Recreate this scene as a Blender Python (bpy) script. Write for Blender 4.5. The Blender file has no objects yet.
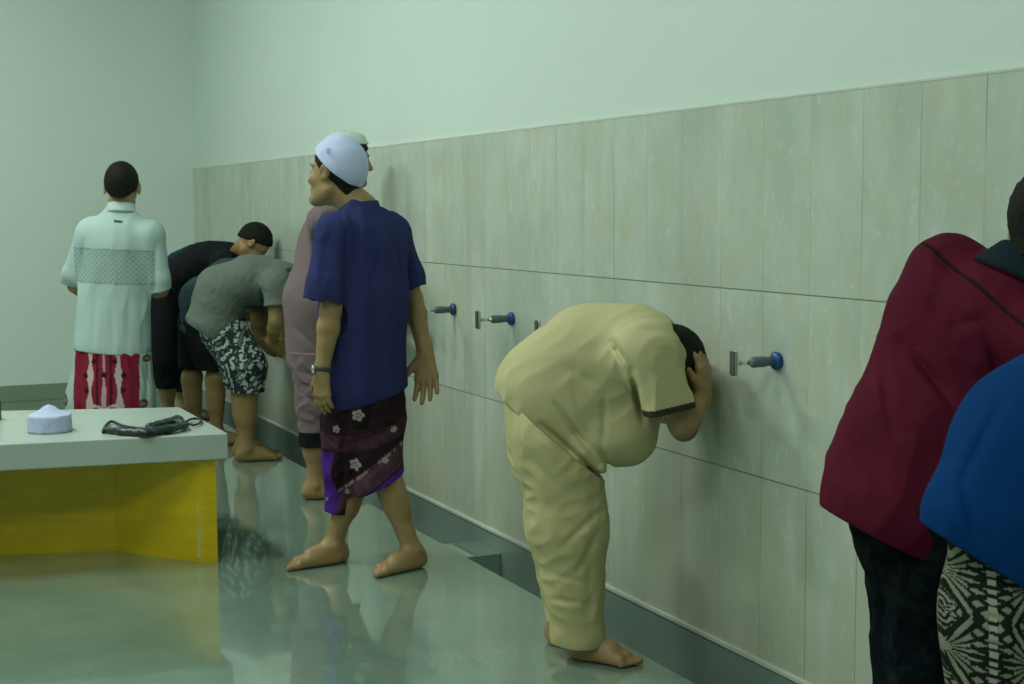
import bpy, bmesh, math, random
import numpy as np
from mathutils import Vector, Matrix
SC = bpy.context.scene
COL = SC.collection
rnd = random.Random(7)
# ------------------------------------------------------------------ camera model
FPX, H0 = 1450.0, 1.34
TH = math.atan(134.0 / FPX); ROLL = 0.006
PSI = math.atan(669.0 * math.cos(TH) / FPX)
RU = np.array([math.cos(PSI), -math.sin(PSI), 0.0])     # to the right of the viewer
RV = np.array([math.sin(PSI), math.cos(PSI), 0.0])      # away from the viewer
RZ = np.array([0.0, 0.0, 1.0])
XW = 2.36        # tiled wall
XE = 2.127       # floor edge at the gutter
YB = 10.70       # back wall
def unroll(px, py):
    x = (px - 512.0) / FPX; y = -(py - 342.0) / FPX; c, q = math.cos(ROLL), math.sin(ROLL)
    return x * c + y * q, y * c - x * q
def W(px, py, d):
    x, y = unroll(px, py)
    v = math.cos(TH) + y * math.sin(TH); z = -math.sin(TH) + y * math.cos(TH)
    t = d / v
    return np.array([0, 0, H0]) + RU * x * t + RV * d + RZ * z * t
def D3(u, v, z):
    a = RU * u + RV * v + RZ * z
    return a / np.linalg.norm(a)
def A(*v): return np.array(v, float)
def nrm(v):
    v = np.asarray(v, float); return v / (np.linalg.norm(v) + 1e-12)
def to_px(P):
    Q = P - A(0, 0, H0)
    u = Q @ RU; v = Q @ RV; z = Q[..., 2]
    zc = v * math.cos(TH) - z * math.sin(TH); yc = v * math.sin(TH) + z * math.cos(TH)
    x, y = u / zc, yc / zc; c, q = math.cos(ROLL), math.sin(ROLL)
    return 512 + FPX * (x * c - y * q), 342 - FPX * (x * q + y * c)
# ------------------------------------------------------------------ objects
def tag(o, label=None, cat=None, group=None, kind=None):
    if label: o['label'] = label
    if cat: o['category'] = cat
    if group: o['group'] = group
    if kind: o['kind'] = kind
    return o
def empty(name, loc, label, cat, group=None):
    o = bpy.data.objects.new(name, None); COL.objects.link(o)
    o.location = Vector(loc); o.empty_display_size = 0.1
    return tag(o, label, cat, group)
def link_mesh(name, me, mat, parent=None):
    o = bpy.data.objects.new(name, me); COL.objects.link(o)
    if mat: me.materials.append(mat)
    if parent is not None: o.parent = parent
    return o
def np_mesh(name, V, F, mat, parent=None, smooth=True, origin=None):
    V = np.asarray(V, np.float32)
    if origin is None and parent is not None:
        org = np.zeros(3); q = parent
        while q is not None: org = org + A(*q.location); q = q.parent
    else: org = np.zeros(3) if origin is None else np.asarray(origin)
    me = bpy.data.meshes.new(name)
    F = np.asarray(F, np.int32); n = len(F)
    me.vertices.add(len(V)); me.vertices.foreach_set('co', (V - org).astype(np.float32).ravel())
    me.loops.add(n * 4); me.loops.foreach_set('vertex_index', F.ravel())
    me.polygons.add(n); me.polygons.foreach_set('loop_start', np.arange(n, dtype=np.int32) * 4)
    me.polygons.foreach_set('use_smooth', np.full(n, smooth, bool))
    me.update(calc_edges=True); me.validate()
    return link_mesh(name, me, mat, parent)
def bm_obj(name, bm, mat, parent=None, smooth=False, world=True):
    me = bpy.data.meshes.new(name)
    bmesh.ops.recalc_face_normals(bm, faces=bm.faces)
    if parent is not None and world:
        q = parent; org = Vector()
        while q is not None: org += q.location; q = q.parent
        bmesh.ops.translate(bm, verts=bm.verts, vec=-org)
    for f in bm.faces: f.smooth = smooth
    bm.to_mesh(me); bm.free()
    return link_mesh(name, me, mat, parent)
def box(bm, lo, hi, bev=0.0, seg=2):
    r = bmesh.ops.create_cube(bm, size=1.0)
    vs = r['verts']
    for v in vs:
        v.co = Vector([(lo[i] + hi[i]) / 2 + v.co[i] * (hi[i] - lo[i]) for i in range(3)])
    if bev > 0:
        es = list({e for v in vs for e in v.link_edges})
        bmesh.ops.bevel(bm, geom=es, offset=bev, segments=seg, affect='EDGES', profile=0.5)
def prism(bm, pts, z0, z1):
    b = [bm.verts.new((p[0], p[1], z0)) for p in pts]; t = [bm.verts.new((p[0], p[1], z1)) for p in pts]
    bm.faces.new(b[::-1]); bm.faces.new(t)
    for i in range(len(pts)):
        j = (i + 1) % len(pts); bm.faces.new((b[i], b[j], t[j], t[i]))
def lathe(bm, org, axis, prof, n=24):
    """prof: (distance along axis, radius)"""
    a = Vector(axis).normalized(); t = a.orthogonal().normalized(); b = a.cross(t); org = Vector(org)
    rings = []
    for (s, r) in prof:
        c = org + a * s
        rings.append([bm.verts.new(c + (t * math.cos(2 * math.pi * k / n) + b * math.sin(2 * math.pi * k / n)) * max(r, 1e-4)) for k in range(n)])
    for i in range(len(rings) - 1):
        for k in range(n):
            m = (k + 1) % n; bm.faces.new((rings[i][k], rings[i][m], rings[i + 1][m], rings[i + 1][k]))
    bm.faces.new(rings[0][::-1]); bm.faces.new(rings[-1])
def tube(bm, pts, r, n=8, closed=False):
    pts = [Vector(p) for p in pts]; N = len(pts); rings = []
    for i, p in enumerate(pts):
        a = pts[(i - 1) % N] if (closed or i > 0) else p; c = pts[(i + 1) % N] if (closed or i < N - 1) else p
        d = (c - a).normalized(); up = Vector((0, 0, 1))
        if abs(d.z) > 0.95: up = Vector((1, 0, 0))
        s = d.cross(up).normalized(); w = s.cross(d)
        rr = r[i] if isinstance(r, (list, tuple)) else r
        rings.append([bm.verts.new(p + (s * math.cos(2 * math.pi * k / n) + w * math.sin(2 * math.pi * k / n)) * rr) for k in range(n)])
    for i in range(N if closed else N - 1):
        j = (i + 1) % N
        for k in range(n):
            m = (k + 1) % n; bm.faces.new((rings[i][k], rings[i][m], rings[j][m], rings[j][k]))
    if not closed: bm.faces.new(rings[0][::-1]); bm.faces.new(rings[-1])
# ------------------------------------------------------------------ distance-field modeller
class Field:
    def __init__(s, lo, hi, h):
        s.h = h; s.lo = np.floor(np.asarray(lo, float) / h) * h; n = np.ceil((np.asarray(hi) - s.lo) / h).astype(int) + 1
        s.n = n; s.D = np.full(tuple(n), 0.15, np.float32)
        s.ax = [(s.lo[i] + np.arange(n[i]) * h).astype(np.float32) for i in range(3)]
    def sl(s, lo, hi):
        a = np.clip(np.floor((np.asarray(lo) - s.lo) / s.h).astype(int), 0, s.n); b = np.clip(np.ceil((np.asarray(hi) - s.lo) / s.h).astype(int) + 1, 0, s.n)
        if np.any(b <= a): return None
        S = tuple(slice(a[i], b[i]) for i in range(3))
        X = s.ax[0][S[0]][:, None, None]; Y = s.ax[1][S[1]][None, :, None]; Z = s.ax[2][S[2]][None, None, :]
        return S, X, Y, Z
    def put(s, prim, k=0.0, op='u'):
        lo, hi, fn = prim; m = 0.03 + k
        q = s.sl(lo - m, hi + m)
        if q is None: return
        S, X, Y, Z = q
        d = fn(X, Y, Z).astype(np.float32); D = s.D[S]
        if op == 'u':
            if k > 0: h = np.maximum(k - np.abs(D - d), 0) / k; s.D[S] = np.minimum(D, d) - h * h * k * 0.25
            else: s.D[S] = np.minimum(D, d)
        else:
            d = -d
            if k > 0: h = np.maximum(k - np.abs(D - d), 0) / k; s.D[S] = np.maximum(D, d) + h * h * k * 0.25
            else: s.D[S] = np.maximum(D, d)
        return s
    def half(s, p, n, lo=None, hi=None, k=0.0, ball=None):
        """cut away what lies on the +n side of the plane (optionally only inside a box)"""
        n = nrm(n); p = np.asarray(p)
        q = s.sl(s.lo if lo is None else lo, (s.lo + s.n * s.h) if hi is None else hi)
        if q is None: return
        if ball is not None: q = s.sl(ball[0] - ball[1], ball[0] + ball[1])
        S, X, Y, Z = q; keep = s.D[S].copy(); d = (X - p[0]) * n[0] + (Y - p[1]) * n[1] + (Z - p[2]) * n[2]; D = s.D[S]
        if k > 0: h = np.maximum(k - np.abs(D - d), 0) / k; s.D[S] = np.maximum(D, d) + h * h * k * 0.25
        else: s.D[S] = np.maximum(D, d)
        if ball is not None:
            c, r = ball; m = (X - c[0]) ** 2 + (Y - c[1]) ** 2 + (Z - c[2]) ** 2 > r * r; s.D[S] = np.where(m, keep, s.D[S])
    def sample(s, g):
        """field g on this field's grid (same voxel size)"""
        C = np.full(tuple(s.n), 0.15, np.float32); o = np.round((g.lo - s.lo) / s.h).astype(int)
        a = np.maximum(o, 0); b = np.minimum(o + g.n, s.n)
        if np.any(b <= a): return C
        S = tuple(slice(a[i], b[i]) for i in range(3)); G = tuple(slice(a[i] - o[i], b[i] - o[i]) for i in range(3))
        C[S] = g.D[G]; return C
    def near(s, w=0.035):
        I = np.nonzero(np.abs(s.D) < w)
        return I, np.stack([s.ax[i][I[i]] for i in range(3)], 1)
    def mesh(s, name, mat, parent=None):
        D = np.pad(s.D, 1, constant_values=0.1); lo = s.lo - s.h
        neg = D < 0
        c = None; al = None
        for i in (0, 1):
            for j in (0, 1):
                for k in (0, 1):
                    q = neg[i:D.shape[0] - 1 + i, j:D.shape[1] - 1 + j, k:D.shape[2] - 1 + k]
                    c = q.copy() if c is None else (c | q); al = q.copy() if al is None else (al & q)
        I = np.nonzero(c & ~al); N = len(I[0])
        idx = np.full(c.shape, -1, np.int32); idx[I] = np.arange(N)
        off = [(i, j, k) for i in (0, 1) for j in (0, 1) for k in (0, 1)]
        val = {o: D[I[0] + o[0], I[1] + o[1], I[2] + o[2]] for o in off}
        P = np.zeros((N, 3)); cnt = np.zeros(N)
        for a in off:
            for ax in range(3):
                if a[ax] == 0:
                    b = list(a); b[ax] = 1; b = tuple(b)
                    va, vb = val[a], val[b]; m = (va < 0) != (vb < 0)
                    t = np.where(m, va / np.where(m, va - vb, 1), 0)
                    for q in range(3):
                        P[:, q] += np.where(m, a[q] + (t if q == ax else 0), 0)
                    cnt += m
        P = (P / cnt[:, None] + np.stack(I, 1)) * s.h + lo
        Q = []
        for ax in range(3):
            o1, o2 = [(1, 2), (2, 0), (0, 1)][ax]
            n0 = [D.shape[0], D.shape[1], D.shape[2]]
            A0 = [slice(1, n - 1) for n in n0]; A1 = list(A0); A0[ax] = slice(0, n0[ax] - 1); A1[ax] = slice(1, n0[ax])
            a = neg[tuple(A0)]; b = neg[tuple(A1)]
            J = np.nonzero(a != b); flip = a[J]
            base = [J[q] + (0 if q == ax else 1) for q in range(3)]
            def cell(d1, d2):
                w = [x.copy() for x in base]; w[o1] -= d1; w[o2] -= d2
                return idx[w[0], w[1], w[2]]
            q = np.stack([cell(1, 1), cell(0, 1), cell(0, 0), cell(1, 0)], 1)
            q[~flip] = q[~flip][:, ::-1]; Q.append(q)
        Q = np.concatenate(Q); Q = Q[(Q >= 0).all(1)]
        o = np_mesh(name, P, Q, mat, parent); s.P = P
        return o
def refine(o):
    """one level of subdivision baked in; returns the new vertex positions in world space"""
    md = o.modifiers.new('s', 'SUBSURF'); md.levels = 1; md.render_levels = 1
    dg = bpy.context.evaluated_depsgraph_get(); me = bpy.data.meshes.new_from_object(o.evaluated_get(dg)); o.modifiers.clear(); o.data = me
    P = np.empty(len(me.vertices) * 3, np.float32); me.vertices.foreach_get('co', P); P = P.reshape(-1, 3).astype(float); q = o
    while q is not None: P = P + A(*q.location); q = q.parent
    return P
def cone(a, b, ra, rb, fn=None, f=1.0):
    """tapered capsule, optionally squashed by f along fn"""
    a = np.asarray(a, float); b = np.asarray(b, float); R = max(ra, rb)
    ab = b - a; L2 = max(float(ab @ ab), 1e-9)
    if fn is not None: fn = nrm(fn)
    def ev(X, Y, Z):
        px, py, pz = X - a[0], Y - a[1], Z - a[2]
        t = np.clip((px * ab[0] + py * ab[1] + pz * ab[2]) / L2, 0, 1)
        qx, qy, qz = px - t * ab[0], py - t * ab[1], pz - t * ab[2]
        if fn is not None:
            w = (qx * fn[0] + qy * fn[1] + qz * fn[2]) * (1 / f - 1)
            qx, qy, qz = qx + w * fn[0], qy + w * fn[1], qz + w * fn[2]
            r = ra + (rb - ra) * t
            l = np.sqrt(qx * qx + qy * qy + qz * qz) + 1e-6
            # scale back so the distance stays nearly metric
            q2 = np.sqrt(((qx - 0 * fn[0])) ** 2 + qy ** 2 + qz ** 2)
            wn = np.abs(qx * fn[0] + qy * fn[1] + qz * fn[2]) / l
            return (q2 - r) * (1 - wn * (1 - f))
        return np.sqrt(qx * qx + qy * qy + qz * qz) - (ra + (rb - ra) * t)
    return np.minimum(a, b) - R, np.maximum(a, b) + R, ev
def ell(c, ax, r):
    """ellipsoid; ax = three unit axes, r = three radii"""
    c = np.asarray(c, float); R = max(r); ax = [nrm(x) for x in ax]
    def ev(X, Y, Z):
        px, py, pz = X - c[0], Y - c[1], Z - c[2]; k0 = 0; k1 = 0
        for e, rr in zip(ax, r):
            d = px * e[0] + py * e[1] + pz * e[2]; k0 = k0 + (d / rr) ** 2; k1 = k1 + (d / rr ** 2) ** 2
        k0 = np.sqrt(k0); k1 = np.sqrt(k1)
        return k0 * (k0 - 1) / np.maximum(k1, 1e-6)
    return c - R, c + R, ev
def sines(P, seed, lam, vert=None, n=5, aniso=0.25):
    """smooth pseudo-noise in about -1..1; stretched along vert"""
    r = np.random.RandomState(seed); out = np.zeros(len(P))
    for i in range(n):
        d = r.normal(size=3)
        if vert is not None: vv = nrm(vert); d = d - vv * (d @ vv) * (1 - aniso)
        d = nrm(d) * 2 * math.pi / (lam * r.uniform(0.7, 1.5))
        ph = P @ d + r.uniform(0, 6.28)
        w = np.sin(P @ (nrm(r.normal(size=3)) * 2 * math.pi / (lam * 2.6)) + r.uniform(0, 6))
        out += np.sin(ph + 1.2 * w)
    return out / n * 1.4
def wrinkle(F, seed, lam, amp, vert=None, aniso=0.25):
    I, P = F.near()
    s = sines(P, seed, lam, vert, aniso=aniso)
    F.D[I] += (amp * (np.abs(s) * 1.4 - 0.6)).astype(np.float32)
def crease(F, segs):
    """fold lines: list of (pxA, pyA, pxB, pyB, depth m, width px); carved where the cloth faces the viewer"""
    I, P = F.near(0.03)
    x, y = to_px(P); v = P @ RV; vm = np.median(v)
    for (x0, y0, x1, y1, dep, wd) in segs:
        dx, dy = x1 - x0, y1 - y0; L = dx * dx + dy * dy
        t = np.clip(((x - x0) * dx + (y - y0) * dy) / L, 0, 1)
        q = (x - x0 - t * dx) ** 2 + (y - y0 - t * dy) ** 2
        sgn = (-(x - x0) * dy + (y - y0) * dx) / math.sqrt(L) / wd
        g = np.exp(-q / (2 * wd * wd)) * np.sin(np.pi * np.clip(t * 0.9 + 0.05, 0, 1)) ** 0.5
        F.D[I] += (dep * g * (1 - 0.55 * sgn) * (v < vm + 0.06)).astype(np.float32)
def cbox(p, x0, x1, y0, y1, d0_, d1_, m=0.0):
    return box_of([p(x, y, d) for x in (x0, x1) for y in (y0, y1) for d in (d0_, d1_)], m)
def box_of(pts, m):
    P = np.array(pts); return P.min(0) - m, P.max(0) + m
# ------------------------------------------------------------------ materials
def new_mat(name):
    m = bpy.data.materials.new(name); m.use_nodes = True
    nt = m.node_tree; nt.nodes.clear()
    out = nt.nodes.new('ShaderNodeOutputMaterial'); b = nt.nodes.new('ShaderNodeBsdfPrincipled')
    nt.links.new(b.outputs[0], out.inputs[0]); return m, nt, b
class N:
    """short node-building helper"""
    def __init__(s, nt): s.nt = nt
    def n(s, t, **kw):
        x = s.nt.nodes.new(t)
        for k, v in kw.items(): setattr(x, k, v)
        return x
    def l(s, a, b): s.nt.links.new(a, b)
    def m(s, op, a, b=None, c=None):
        x = s.n('ShaderNodeMath', operation=op)
        for i, v in enumerate((a, b, c)):
            if v is None: continue
            if isinstance(v, (int, float)): x.inputs[i].default_value = v
            else: s.l(v, x.inputs[i])
        return x.outputs[0]
    def mix(s, f, a, b, mode='MIX'):
        x = s.n('ShaderNodeMix', data_type='RGBA', blend_type=mode)
        for i, v in ((0, f), (6, a), (7, b)):
            if isinstance(v, (int, float)): x.inputs[i].default_value = v
            elif isinstance(v, tuple): x.inputs[i].default_value = (*v[:3], 1)
            else: s.l(v, x.inputs[i])
        return x.outputs[2]
    def noise(s, vec, scale, detail=3, rough=0.5):
        x = s.n('ShaderNodeTexNoise'); x.inputs['Scale'].default_value = scale; x.inputs['Detail'].default_value = detail; x.inputs['Roughness'].default_value = rough
        if vec is not None: s.l(vec, x.inputs['Vector'])
        return x.outputs['Fac']
    def ramp(s, f, a, b):
        x = s.n('ShaderNodeMapRange'); x.inputs['From Min'].default_value = a; x.inputs['From Max'].default_value = b; s.l(f, x.inputs['Value']); return x.outputs[0]
    def bump(s, h, st, dist=0.01):
        x = s.n('ShaderNodeBump'); x.inputs['Strength'].default_value = st; x.inputs['Distance'].default_value = dist; s.l(h, x.inputs['Height']); return x.outputs[0]
def simple(name, col, rough=0.6, var=0.06, scale=6.0, metal=0.0, bump=0.0, bscale=200, spec=0.5, coat=0.0):
    m, nt, b = new_mat(name); q = N(nt)
    tc = q.n('ShaderNodeTexCoord').outputs['Object']
    f = q.noise(tc, scale)
    lo = tuple(c * (1 - var * 2) for c in col); hi = tuple(min(1, c * (1 + var * 2)) for c in col)
    q.l(q.mix(f, lo, hi), b.inputs['Base Color'])
    b.inputs['Roughness'].default_value = rough; b.inputs['Metallic'].default_value = metal
    b.inputs['Specular IOR Level'].default_value = spec; b.inputs['Coat Weight'].default_value = coat
    if bump > 0: q.l(q.bump(q.noise(tc, bscale, 2), bump, 0.002), b.inputs['Normal'])
    return m
def cloth(name, col, rough=0.85, var=0.08, sheen=0.03, scale=5.0):
    m, nt, b = new_mat(name); q = N(nt)
    tc = q.n('ShaderNodeTexCoord').outputs['Object']
    f = q.noise(tc, scale, 4)
    q.l(q.mix(f, tuple(c * (1 - var * 2) for c in col), tuple(min(1, c * (1 + var * 2)) for c in col)), b.inputs['Base Color'])
    b.inputs['Roughness'].default_value = rough; b.inputs['Specular IOR Level'].default_value = 0.06
    b.inputs['Sheen Weight'].default_value = 0.0
    q.l(q.bump(q.noise(tc, 700, 1), 0.25, 0.0015), b.inputs['Normal'])
    return m
def pattern_mat(name, rough=0.8):
    """cloth whose woven / printed pattern is stored per vertex"""
    m, nt, b = new_mat(name); q = N(nt)
    at = q.n('ShaderNodeVertexColor'); at.layer_name = 'print'
    tc = q.n('ShaderNodeTexCoord').outputs['Object']
    q.l(q.mix(q.ramp(q.noise(tc, 40, 3), 0.2, 0.8), at.outputs[0], (0.5, 0.5, 0.5), 'MIX') if False else at.outputs[0], b.inputs['Base Color'])
    b.inputs['Roughness'].default_value = rough; b.inputs['Specular IOR Level'].default_value = 0.06
    q.l(q.bump(q.noise(tc, 600, 1), 0.2, 0.0015), b.inputs['Normal'])
    return m
def paint(o, P, rgb):
    me = o.data; a = me.color_attributes.new('print', 'FLOAT_COLOR', 'POINT')
    c = np.ones((len(P), 4), np.float32); c[:, :3] = rgb; a.data.foreach_set('color', c.ravel())
EXPOSURE = -0.06
LIGHTS = [(-0.4, 8.2, 62), (-0.3, 5.7, 84), (-0.2, 3.2, 32), (-0.9, 0.6, 62), (-3.2, 7.0, 22), (-3.2, 4.2, 22), (-3.2, 1.4, 16)]  # fourth lamp is added fill for the lower wall; left row added to soften shadows
LIGHT_LABELS = ['twin tube ceiling light of the row nearer the taps, at the far end', 'middle twin tube ceiling light of the row nearer the taps', 'twin tube ceiling light of the row nearer the taps, third from the back wall', 'unseen fill light added near the viewer, modelled as a twin tube ceiling fixture', 'unseen twin tube fixture added at left for ambient fill, at the far end', 'middle twin tube ceiling light of the left row', 'unseen nearest twin tube fixture added at left for ambient fill']
TAPY = (3.34, 4.58, 5.11, 5.70)
def on_x_(px, py, xx):
    r = W(px, py, 1.0) - A(0, 0, H0); return A(0, 0, H0) + r * (xx / r[0])
def on_z(px, py, z):
    x, y = unroll(px, py)
    v = math.cos(TH) + y * math.sin(TH); zz = -math.sin(TH) + y * math.cos(TH)
    d = (z - H0) / zz * v
    return W(px, py, d)
# ------------------------------------------------------------------ the room
def wall_paint(name, col):
    m, nt, b = new_mat(name); q = N(nt)
    tc = q.n('ShaderNodeTexCoord').outputs['Object']
    f = q.noise(tc, 1.1, 4); g = q.noise(tc, 9, 5)
    c = q.mix(f, tuple(x * 0.95 for x in col), tuple(x * 1.05 for x in col))
    c = q.mix(q.m('MULTIPLY', g, 0.12), c, tuple(x * 0.85 for x in col))
    q.l(c, b.inputs['Base Color']); b.inputs['Roughness'].default_value = 0.5
    q.l(q.bump(q.noise(tc, 60, 3), 0.08, 0.003), b.inputs['Normal'])
    return m
TW, THH, TZ0, TY0 = 0.2176, 0.5317, 0.038, 0.0
def tile_mat():
    m, nt, b = new_mat('marble_wall_tile'); q = N(nt)
    tc = q.n('ShaderNodeTexCoord').outputs['Object']
    sp = q.n('ShaderNodeSeparateXYZ'); q.l(tc, sp.inputs[0]); y, z = sp.outputs[1], sp.outputs[2]
    ty = q.m('DIVIDE', q.m('SUBTRACT', y, TY_PHASE), TW); tz = q.m('DIVIDE', q.m('SUBTRACT', z, TZ0), THH)
    fy, fz = q.m('FRACT', ty), q.m('FRACT', tz); iy, iz = q.m('FLOOR', ty), q.m('FLOOR', tz)
    # per-tile random
    cm = q.n('ShaderNodeCombineXYZ'); q.l(iy, cm.inputs[0]); q.l(iz, cm.inputs[1])
    wn = q.n('ShaderNodeTexWhiteNoise', noise_dimensions='3D'); q.l(cm.outputs[0], wn.inputs['Vector'])
    # veined marbling, offset per tile
    mp = q.n('ShaderNodeVectorMath', operation='MULTIPLY_ADD'); q.l(wn.outputs['Color'], mp.inputs[0]); mp.inputs[1].default_value = (7, 7, 7); q.l(tc, mp.inputs[2])
    st = q.n('ShaderNodeVectorMath', operation='MULTIPLY'); q.l(mp.outputs[0], st.inputs[0]); st.inputs[1].default_value = (1, 1.7, 1.0)
    n1 = q.ramp(q.noise(st.outputs[0], 3.0, 5, 0.6), 0.38, 0.64)
    n2 = q.ramp(q.noise(st.outputs[0], 7.0, 5, 0.6), 0.45, 0.68)
    n3 = q.ramp(q.noise(st.outputs[0], 24.0, 3, 0.6), 0.60, 0.74)
    c = q.mix(n1, (0.40, 0.49, 0.405), (0.53, 0.60, 0.515))
    c = q.mix(q.m('MULTIPLY', n2, 0.7), c, (0.47, 0.48, 0.32))
    c = q.mix(q.m('MULTIPLY', n3, 0.5), c, (0.64, 0.72, 0.66))
    c = q.mix(q.m('MULTIPLY', wn.outputs['Value'], 0.35), c, (0.43, 0.53, 0.47))
    # lime streaks running down the wall and grime/wet staining under the taps
    sv = q.n('ShaderNodeVectorMath', operation='MULTIPLY'); q.l(tc, sv.inputs[0]); sv.inputs[1].default_value = (1, 9, 0.5)
    s1 = q.ramp(q.noise(sv.outputs[0], 1.6, 4, 0.6), 0.42, 0.72)
    c = q.mix(q.m('MULTIPLY', s1, 0.20), c, (0.56, 0.65, 0.57))
    wave = q.m('MULTIPLY', q.m('ADD', q.noise(sv.outputs[0], 0.9, 3, 0.5), -0.5), 2.2)
    wy = q.m('ABSOLUTE', q.m('SUBTRACT', q.m('FRACT', q.m('DIVIDE', q.m('SUBTRACT', y, 3.38 - 0.3), 0.60)), 0.5))     # 0 under a tap
    edge = q.m('ADD', q.m('SUBTRACT', z, q.m('ADD', 0.55, q.m('MULTIPLY', wy, -0.7))), q.m('MULTIPLY', wave, 0.55))
    wet = q.m('SUBTRACT', 1.0, q.ramp(edge, -0.06, 0.06))
    c = q.mix(q.m('MULTIPLY', wet, 0.40), c, (0.39, 0.43, 0.28))
    up = q.ramp(q.noise(sv.outputs[0], 0.55, 2, 0.4), 0.54, 0.62)
    c = q.mix(q.m('MULTIPLY', up, 0.42), c, (0.36, 0.41, 0.35))
    # joints
    jy = q.m('LESS_THAN', q.m('ABSOLUTE', q.m('SUBTRACT', fy, 0.5)), 0.4915)
    jz = q.m('LESS_THAN', q.m('ABSOLUTE', q.m('SUBTRACT', fz, 0.5)), 0.4965)
    jyv = q.m('SUBTRACT', 1.0, q.m('MULTIPLY', q.m('SUBTRACT', 1.0, jy), q.m('ADD', 0.10, q.m('MULTIPLY', q.ramp(q.noise(tc, 1.7, 2), 0.45, 0.62), 0.55))))
    jz = q.m('MAXIMUM', jz, q.m('GREATER_THAN', z, TZ0 + 2.9 * THH))
    jj = q.m('MULTIPLY', jyv, jz)
    c = q.mix(jj, (0.16, 0.19, 0.14), c)
    q.l(c, b.inputs['Base Color'])
    b.inputs['Roughness'].default_value = 0.32
    q.l(q.bump(q.m('MULTIPLY', jy, jz), 0.5, 0.002), b.inputs['Normal'])
    return m
TY_PHASE = -0.063
def floor_mat():
    m, nt, b = new_mat('wet_floor_tile'); q = N(nt)
    tc = q.n('ShaderNodeTexCoord').outputs['Object']
    f = q.ramp(q.noise(tc, 1.4, 5, 0.6), 0.35, 0.65); g = q.ramp(q.noise(tc, 5, 4, 0.6), 0.4, 0.7)
    c = q.mix(f, (0.15, 0.235, 0.18), (0.195, 0.30, 0.235)); c = q.mix(q.m('MULTIPLY', g, 0.35), c, (0.10, 0.145, 0.115))
    q.l(c, b.inputs['Base Color'])
    q.l(q.m('ADD', 0.05, q.m('MULTIPLY', g, 0.12)), b.inputs['Roughness']); b.inputs['IOR'].default_value = 1.6; b.inputs['Coat Weight'].default_value = 1.0; b.inputs['Coat Roughness'].default_value = 0.04
    b.inputs['Specular IOR Level'].default_value = 0.6
    q.l(q.bump(q.noise(tc, 7, 3), 0.03, 0.01), b.inputs['Normal'])
    return m
M = {}
M['paint'] = wall_paint('mint_wall_paint', (0.61, 0.74, 0.665))
M['ceil'] = wall_paint('ceiling_paint', (0.72, 0.78, 0.72))
M['tile'] = tile_mat(); M['floor'] = floor_mat()
M['skirt'] = simple('grey_green_skirting', (0.20, 0.28, 0.20), 0.3, 0.08, 3)
M['gutter'] = simple('grey_gutter_lining', (0.18, 0.25, 0.21), 0.28, 0.12, 4)
M['cap_strip'] = simple('pale_mortar_strip', (0.50, 0.55, 0.48), 0.5, 0.1, 8)
XL, YR, ZC = -5.2, -3.2, 4.0
def S(name, bm, mat): return tag(bm_obj(name, bm, mat), kind='structure')
b = bmesh.new(); box(b, (XL, YR, -0.30), (XE, YB, 0.0)); S('floor', b, M['floor'])
b = bmesh.new(); box(b, (XE, YR, -0.30), (XW, YB, -0.15)); S('trim_1', b, M['gutter'])
b = bmesh.new(); box(b, (XW, YR, -0.3), (XW + 0.2, YB + 0.2, ZC)); S('wall_right', b, M['paint'])
b = bmesh.new(); box(b, (XL, YB, -0.3), (XW, YB + 0.2, ZC)); S('wall_back', b, M['paint'])
b = bmesh.new(); box(b, (XL - 0.2, YR, -0.3), (XL, YB + 0.2, ZC)); S('wall_left', b, M['paint'])
b = bmesh.new(); box(b, (XL - 0.2, YR - 0.2, -0.3), (XW + 0.2, YR, ZC)); S('wall_front', b, M['paint'])
b = bmesh.new(); box(b, (XL - 0.2, YR - 0.2, ZC), (XW + 0.2, YB + 0.2, ZC + 0.15)); S('ceiling', b, M['ceil'])
# tiled dado: three courses of upright tiles
b = bmesh.new(); box(b, (XW - 0.010, YR, TZ0), (XW + 0.001, YB, TZ0 + 3 * THH)); S('wall_tiles', b, M['tile'])
bpy.data.objects['wall_tiles'].name = 'trim_2'
b = bmesh.new(); box(b, (XW - 0.011, YR, TZ0 + 3 * THH), (XW + 0.001, YB, TZ0 + 3 * THH + 0.006)); S('trim_3', b, M['cap_strip'])
b = bmesh.new(); box(b, (XW - 0.014, YR, -0.15), (XW + 0.001, YB, TZ0 - 0.012)); S('baseboard_right', b, M['gutter'])
b = bmesh.new(); box(b, (XW - 0.020, YR, TZ0 - 0.012), (XW + 0.001, YB, TZ0 + 0.003), 0.003); S('trim_4', b, M['cap_strip'])
b = bmesh.new(); box(b, (XL, YB - 0.012, 0.0), (XE, YB + 0.001, 0.115), 0.002); S('baseboard_back', b, M['skirt'])
b = bmesh.new(); box(b, (XL, YR, 0.0), (XL + 0.012, YB, 0.115), 0.002); S('baseboard_left', b, M['skirt'])
BKF = on_x_(501, 553, XW - 0.014)
# low block plugging the gutter
b = bmesh.new(); box(b, (XE, BKF[1], -0.15), (XW - 0.014, max(on_z(446, 548, 0)[1], BKF[1] + .25), min(BKF[2], -0.004)), 0.004); S('trim_5', b, M['floor'])
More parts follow.
